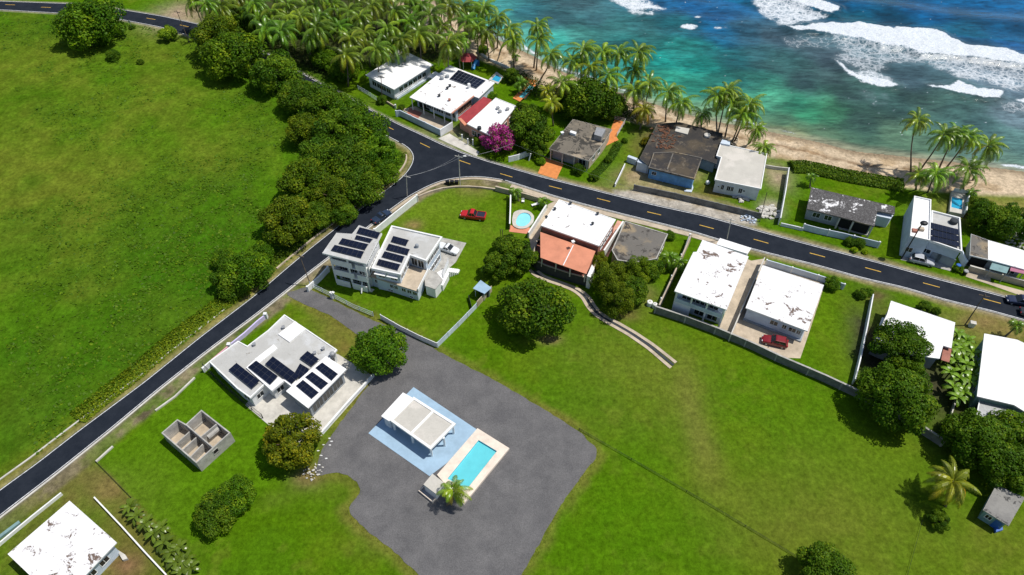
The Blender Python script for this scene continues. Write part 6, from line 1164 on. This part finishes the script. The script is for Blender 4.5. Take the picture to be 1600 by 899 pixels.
# banana clumps
def banana_mesh(seed, n=9, L=2.2, col_=(1, 1, 1)):
    g = np.random.default_rng(seed); V, T = [], []
    for k in range(n):
        az = k * 2.39996 + g.normal() * .3; e = R(72 - 45 * k / n + 10 * g.normal() * .5); p = np.array((0.0, 0, 0)); side = np.array((-math.sin(az), math.cos(az), 0)); c = np.array((.09, .15, .012)) * (.7 + .6 * g.random()) * col_; pr = p; pw_ = .04
        for i in range(6):
            d = np.array((math.cos(az) * math.cos(e), math.sin(az) * math.cos(e), math.sin(e))); q = pr + d * L * (.8 + .3 * g.random()) / 6; e -= R(19); w_ = .30 * math.sin(math.pi * min(.98, (i + 1.2) / 6.6)) + .03
            for s in (-1, 1): V += [pr, q, q + side * s * w_ - (0, 0, .10 * w_), pr + side * s * pw_ - (0, 0, .1 * pw_)]; T += [c * (1.0 if s > 0 else .9)] * 4
            pr, pw_ = q, w_
    V = np.array(V); return np_mesh('banana_leaves', V, np.arange(len(V)).reshape(-1, 4), np.array(T), PALM)
BN = [banana_mesh(600 + k) for k in range(3)]
BST = MB().tube([(0, 0, -.2), (.05, 0, .8), (0, 0, 1)], [.13, .1, .08], 7); bst = bpy.data.meshes.new('banana_stem'); bst.from_pydata(BST.v, [], BST.f); bst.materials.append(plain('banana_stem_green', (.13, .15, .06)))
def banana(x, y, h, label, group, s_=1.0, col_=(1, 1, 1)):
    p = P(x, y, h); t = thing('banana_plant', label, 'banana plant', (p[0], p[1], 0), group); child('stem', bst, t, scl=(1, 1, h)); child('leaves', BN[random.randrange(3)], t, (0, 0, h - .05), (s_,) * 3, (0, 0, random.random() * 6.28), col_); return t
for i, (x, y) in enumerate([(203, 792), (214, 806), (228, 818), (240, 834), (252, 826), (256, 848), (268, 862), (280, 856), (274, 878), (290, 876), (284, 893), (298, 888)]):
    banana(x, y, 1.3, f'banana plant in the row right of the low white wall, {ORD[i]} from the top', 'banana plants in a row on the lawn', .85, (1.15, 1.05, 1))
for i, (x, y) in enumerate([(1496, 522), (1510, 533), (1500, 545), (1520, 552), (1492, 562), (1510, 570), (1526, 572), (1484, 582), (1500, 592), (1516, 596), (1490, 606), (1506, 614), (1522, 585), (1488, 545), (1497, 622)]):
    banana(x, y, 2.0, f'banana plant in the thicket between two white roofs, {ORD[i]} from the top', 'banana plants between two white roofs', 1.0, (1.6, 1.75, 1.1))
# ================================================================== vehicles
def paint(name, col): 
    n = N(name); n.b.inputs['Coat Weight'].default_value = .6; n.b.inputs['Coat Roughness'].default_value = .05
    return n.fin(n.ramp(n.noise(1.5, 4, .6), [(.3, sc(col, .9)), (.7, sc(col, 1.05))]), .35, .4, 0)
MT['lamp'] = plain('headlight_lens', (.6, .62, .65), .15, .5, .1); MT['taillamp'] = plain('taillight_lens', (.4, .02, .02), .2, .5, .1)
def loft(m, secs, mi=0):
    """secs: list of (x, [(y,z)...]) cross-sections with equal counts"""
    b = len(m.v); k = len(secs[0][1])
    for x, q in secs: m.v += [(x, y, z) for y, z in q]
    for i in range(len(secs) - 1):
        for j in range(k): m.f.append((b + i * k + j, b + i * k + (j + 1) % k, b + (i + 1) * k + (j + 1) % k, b + (i + 1) * k + j)); m.m.append(mi)
    m.f.append(tuple(b + j for j in range(k))[::-1]); m.m.append(mi); e = b + (len(secs) - 1) * k; m.f.append(tuple(e + j for j in range(k))); m.m.append(mi)
def car(name, label, cat, p0, p1, kind, col):
    """p0 rear, p1 front: ground points (pixels) through the wheels' line"""
    a, b = P(*p0)[:2], P(*p1)[:2]; c = (a + b) / 2; yaw = math.atan2(*(b - a)[::-1])
    L, Wd, H, hood, cab0, cab1 = dict(sedan=(4.6, 1.8, 1.45, .92, -.95, .85), suv=(4.6, 1.85, 1.7, 1.0, -2.0, .75), pickup=(5.5, 1.95, 1.8, 1.05, -.75, 1.25), van=(5.0, 1.9, 1.75, 1.0, -2.2, 1.2))[kind]
    t = thing(name, label, cat, (c[0], c[1], .06)); LOC[t] = np.zeros(3); t.rotation_euler = (0, 0, yaw)
    pm = paint(name + '_paint', col); h, w = L / 2, Wd / 2
    def sec(ww, z0, z1, r=.12): return [(-ww + r, z0), (ww - r, z0), (ww, z0 + r), (ww * .985, z1 - r * 1.2), (ww * .9, z1), (-ww * .9, z1), (-ww * .985, z1 - r * 1.2), (-ww, z0 + r)]
    m = MB(); bk = hood * .98
    loft(m, [(-h, sec(w * .82, .42, bk * .82)), (-h + .12, sec(w * .95, .32, bk * .97)), (-h + .6, sec(w, .26, bk)), (0, sec(w, .25, hood)), (h - 1.1, sec(w, .26, hood * .97)), (h - .35, sec(w * .95, .28, hood * .86)), (h, sec(w * .8, .36, hood * .66))]); obj('body', m, pm, t)
    m = MB(); x0, x1 = cab0, cab1; top = w * .76
    def cs(ww, z): return z
    def cabsec(x, ww, z): return (x, [(-w * .9, hood - .03), (w * .9, hood - .03), (ww, z), (-ww, z)])
    rl = .35 if kind in ('suv', 'van') else .55
    zt = H
    m.add([(x0, -w * .88, hood - .03), (x1, -w * .88, hood - .03), (x1, w * .88, hood - .03), (x0, w * .88, hood - .03), (x0 + rl, -top, zt - .06), (x1 - .75, -top, zt - .06), (x1 - .75, top, zt - .06), (x0 + rl, top, zt - .06)], [(0, 1, 5, 4), (1, 2, 6, 5), (2, 3, 7, 6), (3, 0, 4, 7), (4, 5, 6, 7)]); obj('window_band', m, MT['glass'], t)
    m = MB().add([(x0 + rl - .05, -top - .02, zt - .061), (x1 - .72, -top - .02, zt - .061), (x1 - .72, top + .02, zt - .061), (x0 + rl - .05, top + .02, zt - .061), (x0 + rl + .12, -top + .12, zt), (x1 - .95, -top + .12, zt + .0), (x1 - .95, top - .12, zt), (x0 + rl + .12, top - .12, zt)], [(0, 1, 5, 4), (1, 2, 6, 5), (2, 3, 7, 6), (3, 0, 4, 7), (4, 5, 6, 7), (3, 2, 1, 0)])
    obj('roof', m, pm, t)
    m = MB()
    for s in (-1, 1):
        for xa, xb in ((x0, x0 + rl), (x1, x1 - .75), ((x0 + x1) / 2 - .1, (x0 + x1) / 2 - .1)): m.tube([(xa, s * w * .885, hood - .03), (xb, s * (top + .01), zt - .05)], .045, 4)
    obj('roof_pillars', m, pm, t)
    if kind == 'pickup':
        m = MB(); bx0, bx1 = -h + .12, x0 - .08
        m.add([(bx0, -w + .16, hood + .012), (bx1, -w + .16, hood + .012), (bx1, w - .16, hood + .012), (bx0, w - .16, hood + .012), (bx0, -w + .16, hood + .03), (bx1, -w + .16, hood + .03), (bx1, w - .16, hood + .03), (bx0, w - .16, hood + .03)], [(4, 5, 6, 7), (0, 1, 5, 4), (1, 2, 6, 5), (2, 3, 7, 6), (3, 0, 4, 7)]); obj('load_bed', m, MT['bed'], t)
        obj('bed_rail', MB().box(((bx0 + bx1) / 2, w - .1), (1, 0), (0, 1), (bx1 - bx0) / 2, .06, hood - .02, hood + .14).box(((bx0 + bx1) / 2, -w + .1), (1, 0), (0, 1), (bx1 - bx0) / 2, .06, hood - .02, hood + .14).box((bx0, 0), (1, 0), (0, 1), .06, w - .05, hood - .02, hood + .14), pm, t)
    for sx in (-1, 1):
        for sy in (-1, 1):
            x, y = sx * L * .3, sy * (w - .1); wo = obj('wheel', MB().tube([(x, y - sy * .12, .33), (x, y + sy * .09, .33)], .33, 14), MT['rubber'], t)
            obj('rim', MB().tube([(x, y + sy * .05, .33), (x, y + sy * .12, .33)], .2, 10), MT['alu'], wo)
    for s in (-1, 1):
        obj('headlight', MB().box((h - .16, s * w * .62), (1, 0), (0, 1), .1, .17, hood * .62, hood * .62 + .14), MT['lamp'], t); obj('taillight', MB().box((-h + .06, s * w * .72), (1, 0), (0, 1), .08, .13, hood * .7, hood * .7 + .18), MT['taillamp'], t)
        obj('wing_mirror', MB().box((x1 - .35, s * (w + .08)), (1, 0), (0, 1), .07, .1, hood + .02, hood + .17), pm, t)
    return t
MT['bed'] = plain('dark_bed_cover', (.02, .025, .045), .45, .4, .2)
car('pickup_truck', 'red pickup truck with dark bed cover parked on the round lawn', 'pickup', (755, 342), (724, 338), 'pickup', (.45, .012, .015))
car('parked_car', 'white car parked on the concrete drive of the villa', 'car', (690, 388), (712, 396), 'sedan', (.72, .74, .76))
car('parked_car', 'dark red car parked on the tan yard below the speckled roof', 'car', (1226, 541), (1192, 533), 'suv', (.20, .008, .014))
car('parked_car', 'silver grey car parked in front of the tall solar house', 'car', (1420, 406), (1457, 415), 'suv', (.42, .44, .48))
car('parked_car', 'dark blue car driving on the coast road at the right edge', 'car', (1612, 477), (1568, 470), 'suv', (.012, .02, .055))
car('parked_car', 'second dark car on the near lane cut by the right picture edge', 'car', (1592, 489), (1632, 498), 'sedan', (.014, .018, .022))
car('parked_car', 'dark blue car parked on the verge behind the white villa wall', 'car', (588, 348), (606, 336), 'sedan', (.02, .035, .07))
# ================================================================== poles, wires, street furniture
def pole(name, label, bs, tp, h, mat, cat='utility pole', arm=True, lamp=None, r=.11):
    b = P(*bs); top = P(*tp, h); t = thing(name, label, cat, (b[0], b[1], 0)); top = np.array((b[0] + np.clip(top[0] - b[0], -.7, .7), b[1] + np.clip(top[1] - b[1], -.7, .7), h))
    obj('shaft', MB().tube([(b[0], b[1], -.3), top], [r, r * .7], 8), mat, t)
    if arm: obj('crossarm', MB().box(top, (.94, -.34), (.34, .94), .9, .06, h - .5, h - .38), mat, t)
    if lamp: obj('lamp_arm', MB().tube([top - (0, 0, .4), top + (1.1, -.3, .0)], .04, 5), MT['steel'], t); obj('lamp_head', MB().blob(top + (1.3, -.35, .0), .4, .18, .12, 10, 6), lamp, t)
    return t, top
_, w0 = pole('street_lamp', 'pale street lamp pole at the inner corner of the junction', (719, 291), (717, 237), 8.0, MT['concl'], 'street lamp', True, MT['white'])
_, w1 = pole('utility_pole', 'pale utility pole on the verge where the wires cross the side road', (636, 307), (634, 278), 6.5, MT['concl'])
pole('utility_pole', 'thin pole at the roadside gate of the white villa', (486, 447), (468, 390), 8.0, MT['wood'])
t, _ = pole('street_lamp', 'dark leaning lamp pole with a large dark head before the tall solar house', (1408, 405), (1450, 340), 9.5, MT['black'], 'street lamp', False, None, .13)
top_ = [o for o in t.children if o.name.startswith('shaft')][0]; tp_ = P(1447, 340, 9.0); obj('lamp_head', MB().blob((t.location[0] + .7, t.location[1] + .3, 9.5), .75, .6, .4, 12, 8), MT['black'], t)
_, w2 = pole('utility_pole', 'grey pole on the road verge behind the two rust stained roofs', (1136, 374), (1142, 350), 6.5, MT['concl'])
_, w3 = pole('utility_pole', 'dark timber pole with crossarm near the half covered white roof', (1507, 509), (1540, 460), 8.5, MT['wood'])
_, w4 = pole('utility_pole', 'slim dark pole behind the grey block wall beside the rubble heap', (1187, 347), (1198, 300), 7.5, MT['wood'], 'utility pole', False, None, .09)
pole('utility_pole', 'timber pole in front of the long low white house', (597, 160), (596, 118), 7.5, MT['wood'])
pole('utility_pole', 'dark timber pole beyond the field edge at the top left', (296, 67), (276, 5), 9, MT['wood'])
t = thing('road_sign', 'small round sign on a post beside the upper road', 'sign', P(207, 46)); b = P(207, 46); obj('post', MB().tube([(b[0], b[1], 0), (b[0], b[1], 2.2)], .05, 6), MT['steel'], t); obj('sign_plate', MB().tube([(b[0], b[1] - .04, 2.3), (b[0], b[1] + .0, 2.3)], .4, 12), MT['white'], t)
def wire(label, a, b, sag=.6, r=.022):
    a, b = np.array(a), np.array(b); pts = [a + (b - a) * u - np.array((0, 0, sag * 4 * u * (1 - u))) for u in np.linspace(0, 1, 14)]
    m = (a + b) / 2; return tag(obj('power_line', MB().tube(pts, r, 4), MT['steel'], None, (m[0], m[1], a[2])), label, 'power line', None)
wire('upper sagging wire crossing the junction between two poles', w0 + (.6, -.2, -.3), w1 + (.4, -.1, -.2)); wire('lower sagging wire crossing the junction between two poles', w0 + (-.6, .2, -.6), w1 + (-.4, .1, -.5), .9)
wire('long wire from the junction lamp past the bougainvillea', w0 + (.4, -.2, -.4), P(800, 255) * (1, 1, 0) + (0, 0, 5.5)); wire('wire running along the coast road to the grey pole', P(800, 255) * (1, 1, 0) + (0, 0, 5.5), w2 + (0, 0, -.3), .9, .012)
openfence('boundary_fence', 'thin dark wire fence line crossing the big lawn from the gravel drive corner', 'fence', resample(wx([(905, 672), (985, 718), (1075, 770), (1160, 820), (1240, 868), (1262, 882)]), 6), .55, MT['black'], None, 8, (.9, .35), 0, .028, .035)
openfence('boundary_fence', 'faint wire fence line below the big lawn palm', 'fence', resample(wx([(1440, 815), (1428, 860), (1415, 905)]), 4), .4, MT['black'], None, 8, (.9,), 0, .022, .03)
openfence('boundary_fence', 'thin dark edge fence between the dry plot and the ruin lawn', 'fence', resample(wx([(150, 722), (180, 752), (205, 778)]), 3), .4, MT['black'], None, 6, (.9, .4), 0, .025, .03)
# bins, tank, rubble
for q, hh, mm, lab in ((('k', 530, 790), 1.1, 'bluetarp', 'blue wheelie bin on the grass before the tall solar house'), (('k', 597, 838), 1.0, 'black', 'black rubbish bin by the road next to the blue bin')):
    b = W1(*q); t = thing('rubbish_bin', lab, 'bin', (b[0], b[1], 0)); obj('bin_body', MB().tube([(b[0], b[1], 0), (b[0], b[1], hh)], [.36, .45], 10), MT[mm], t); obj('lid', MB().tube([(b[0], b[1], hh + .001), (b[0], b[1], hh + .12)], [.5, .4], 10), MT[mm if mm != 'black' else 'steel'], t)
for q, r_, lab in ((('w', 972, 283), .55, 'larger white round tank at the corner of the grey block wall'), (('w', 1012, 300), .45, 'smaller white round tank at the corner of the grey block wall')):
    b = W1(*q); t = thing('water_drum', lab, 'tank', (b[0], b[1], 0)); obj('drum', MB().tube([(b[0], b[1], 0), (b[0], b[1], .9), (b[0], b[1], 1.0)], [r_, r_, r_ * .8], 14), MT['white'], t); obj('lid', MB().tube([(b[0], b[1], 1.001), (b[0], b[1], 1.06)], r_ * .4, 10), MT['concl'], t)
b = W1('x', 300, 655); t = thing('electric_box', 'white utility box on the grass near the dark timber pole', 'box', (b[0], b[1], 0)); obj('cabinet', MB().box(b, (.95, -.3), (.3, .95), .45, .35, 0, 1.1), MT['white'], t); obj('lid', MB().box(b, (.95, -.3), (.3, .95), .5, .4, 1.101, 1.16), MT['concl'], t)
b = W1('q', 722, 330); t = thing('bin_row', 'row of dark bins at the curved retaining wall of the junction', 'bins', (b[0], b[1], 0))
for k in range(3): obj('bin_body', MB().box(b + ((k - 1) * 1.0, 0, 0), (1, 0), (0, 1), .42, .35, 0, .9), MT['black'], t)
def heap(name, label, c, rad, n, mat, s0, s1, cat='rubble'):
    m = MB()
    for k in range(n):
        a = random.random() * 6.28; q = rad * math.sqrt(random.random()); p = (c[0] + q * math.cos(a), c[1] + q * math.sin(a)); s = random.uniform(s0, s1); m.blob((p[0], p[1], s * .3 + max(0, (rad - q)) * .18), s, s * random.uniform(.5, .9), s * .5, 6, 4, jit=.5)
    return tag(obj(name, m, mat, None, (c[0], c[1], 0)), label, cat)
heap('rubble_heap', 'heap of pale rubble beside the tall white boundary wall', W1('j', 105, 560), 2.3, 70, MT['concl'], .2, .7); heap('rubble_heap', 'scattered white and blue rubbish on the verge by the grey block wall', W1('r7', 1470, 470), 1.6, 26, MT['bluewhite'], .15, .4)
heap('rubble_heap', 'white broken blocks scattered under the yellow green round tree', W1('v', 370, 740), 1.6, 34, MT['concl'], .10, .26)
for q in ((560, 340), (585, 375), (490, 415), (430, 485), (462, 540), (520, 575), (565, 420), (440, 650)):
    b = W1('v', *q); tag(obj('plastic_scrap', MB().blob((b[0], b[1], .06), .22, .1, .07, 7, 4, jit=.6), MT['white'], None, b), 'small white scrap lying on the gravel edge beside the yellow green tree', 'scrap', 'white scraps on the gravel edge')
heap('rubble_heap', 'pale broken slab pieces in front of the concrete house', W1('e', 940, 745), 1.7, 30, MT['concl'], .2, .5); heap('rubble_heap', 'grey rubble and scrap beside the rusty roof at the right edge', W1('l', 620, 250), 3.0, 90, MT['conc'], .15, .5)
def boat(label, c, yaw, L, wd, mat):
    t = thing('rowing_boat', label, 'boat', (c[0], c[1], 0)); ax, ay = np.array((math.cos(yaw), math.sin(yaw))), np.array((-math.sin(yaw), math.cos(yaw)))
    o_, i_ = [], []
    for k in range(16):
        a = 2 * math.pi * k / 16; q = ax * math.cos(a) * L / 2 + ay * math.copysign(abs(math.sin(a)) ** .75, math.sin(a)) * wd / 2; o_.append(np.array(c[:2]) + q); i_.append(np.array(c[:2]) + q * .82)
    m = MB(); n = 16
    m.add([tuple(q * .0 + np.array(c[:2]) + (q - c[:2]) * .75) + (.0,) for q in o_] + [tuple(q) + (.55,) for q in o_] + [tuple(q) + (.55,) for q in i_] + [tuple(q) + (.2,) for q in i_], [(i, (i + 1) % n, n + (i + 1) % n, n + i) for i in range(n)] + [(n + i, n + (i + 1) % n, 2 * n + (i + 1) % n, 2 * n + i) for i in range(n)] + [(2 * n + i, 2 * n + (i + 1) % n, 3 * n + (i + 1) % n, 3 * n + i) for i in range(n)] + [tuple(range(3 * n, 4 * n))]); obj('hull', m, mat, t)
    for u in (-.2, .18): obj('thwart', MB().box(np.array(c[:2]) + ax * L * u, ay, ax, wd * .36, .12, .38, .44), MT['tan'], t)
boat('small wooden boat on the sand behind the concrete house', W1('bm', 432, 660), 1.15, 3.6, 1.5, MT['tan'])
t = thing('garden_chair', 'white plastic chair on the grass of the round pool garden', 'chair', W1('q', 1355, 495)); b = W1('q', 1355, 495); obj('seat', MB().box(b, (1, 0), (0, 1), .3, .3, .4, .46), MT['white'], t); obj('backrest', MB().box(b + (0, .3, 0), (1, 0), (0, 1), .3, .04, .461, .95), MT['white'], t); [obj('leg', MB().box(b + (x_ * .25, y_ * .25, 0), (1, 0), (0, 1), .03, .03, 0, .399), MT['white'], t) for x_ in (-1, 1) for y_ in (-1, 1)]
t = thing('sun_lounger', 'white lounger lying on the grass near the right small palm', 'lounger', W1('q', 1462, 520)); b = W1('q', 1462, 520); obj('seat', MB().box(b, (.9, .4), (-.4, .9), .8, .3, .25, .32), MT['white'], t); obj('backrest', MB().prism([tuple((b + q)[:2]) for q in np.array(((.72, .05, 0), (1.2, .25, 0), (.98, .75, 0), (.5, .55, 0)))], [.321] * 4, [.35, .75, .75, .35]), MT['white'], t)
t = thing('clothes_post', 'thin wooden double post on the round lawn near the glossy trees', 'post', W1('s', 545, 330))
for q in ((545, 350), (560, 350)): b = W1('s', *q); obj('post', MB().tube([(b[0], b[1], 0), (b[0] - .1, b[1], 3.2)], .08, 6), MT['wood'], t)
t = thing('plant_pot', 'white ball planter on the scrub between the blue house and the concrete house', 'planter', W1('e', 662, 625)); b = W1('e', 662, 625); obj('ball', MB().blob(b + (0, 0, .5), .5, .5, .5, 12, 8), MT['white'], t, smooth=True); obj('foot', MB().tube([(b[0], b[1], -.02), (b[0], b[1], .12)], .25, 8), MT['concl'], t)
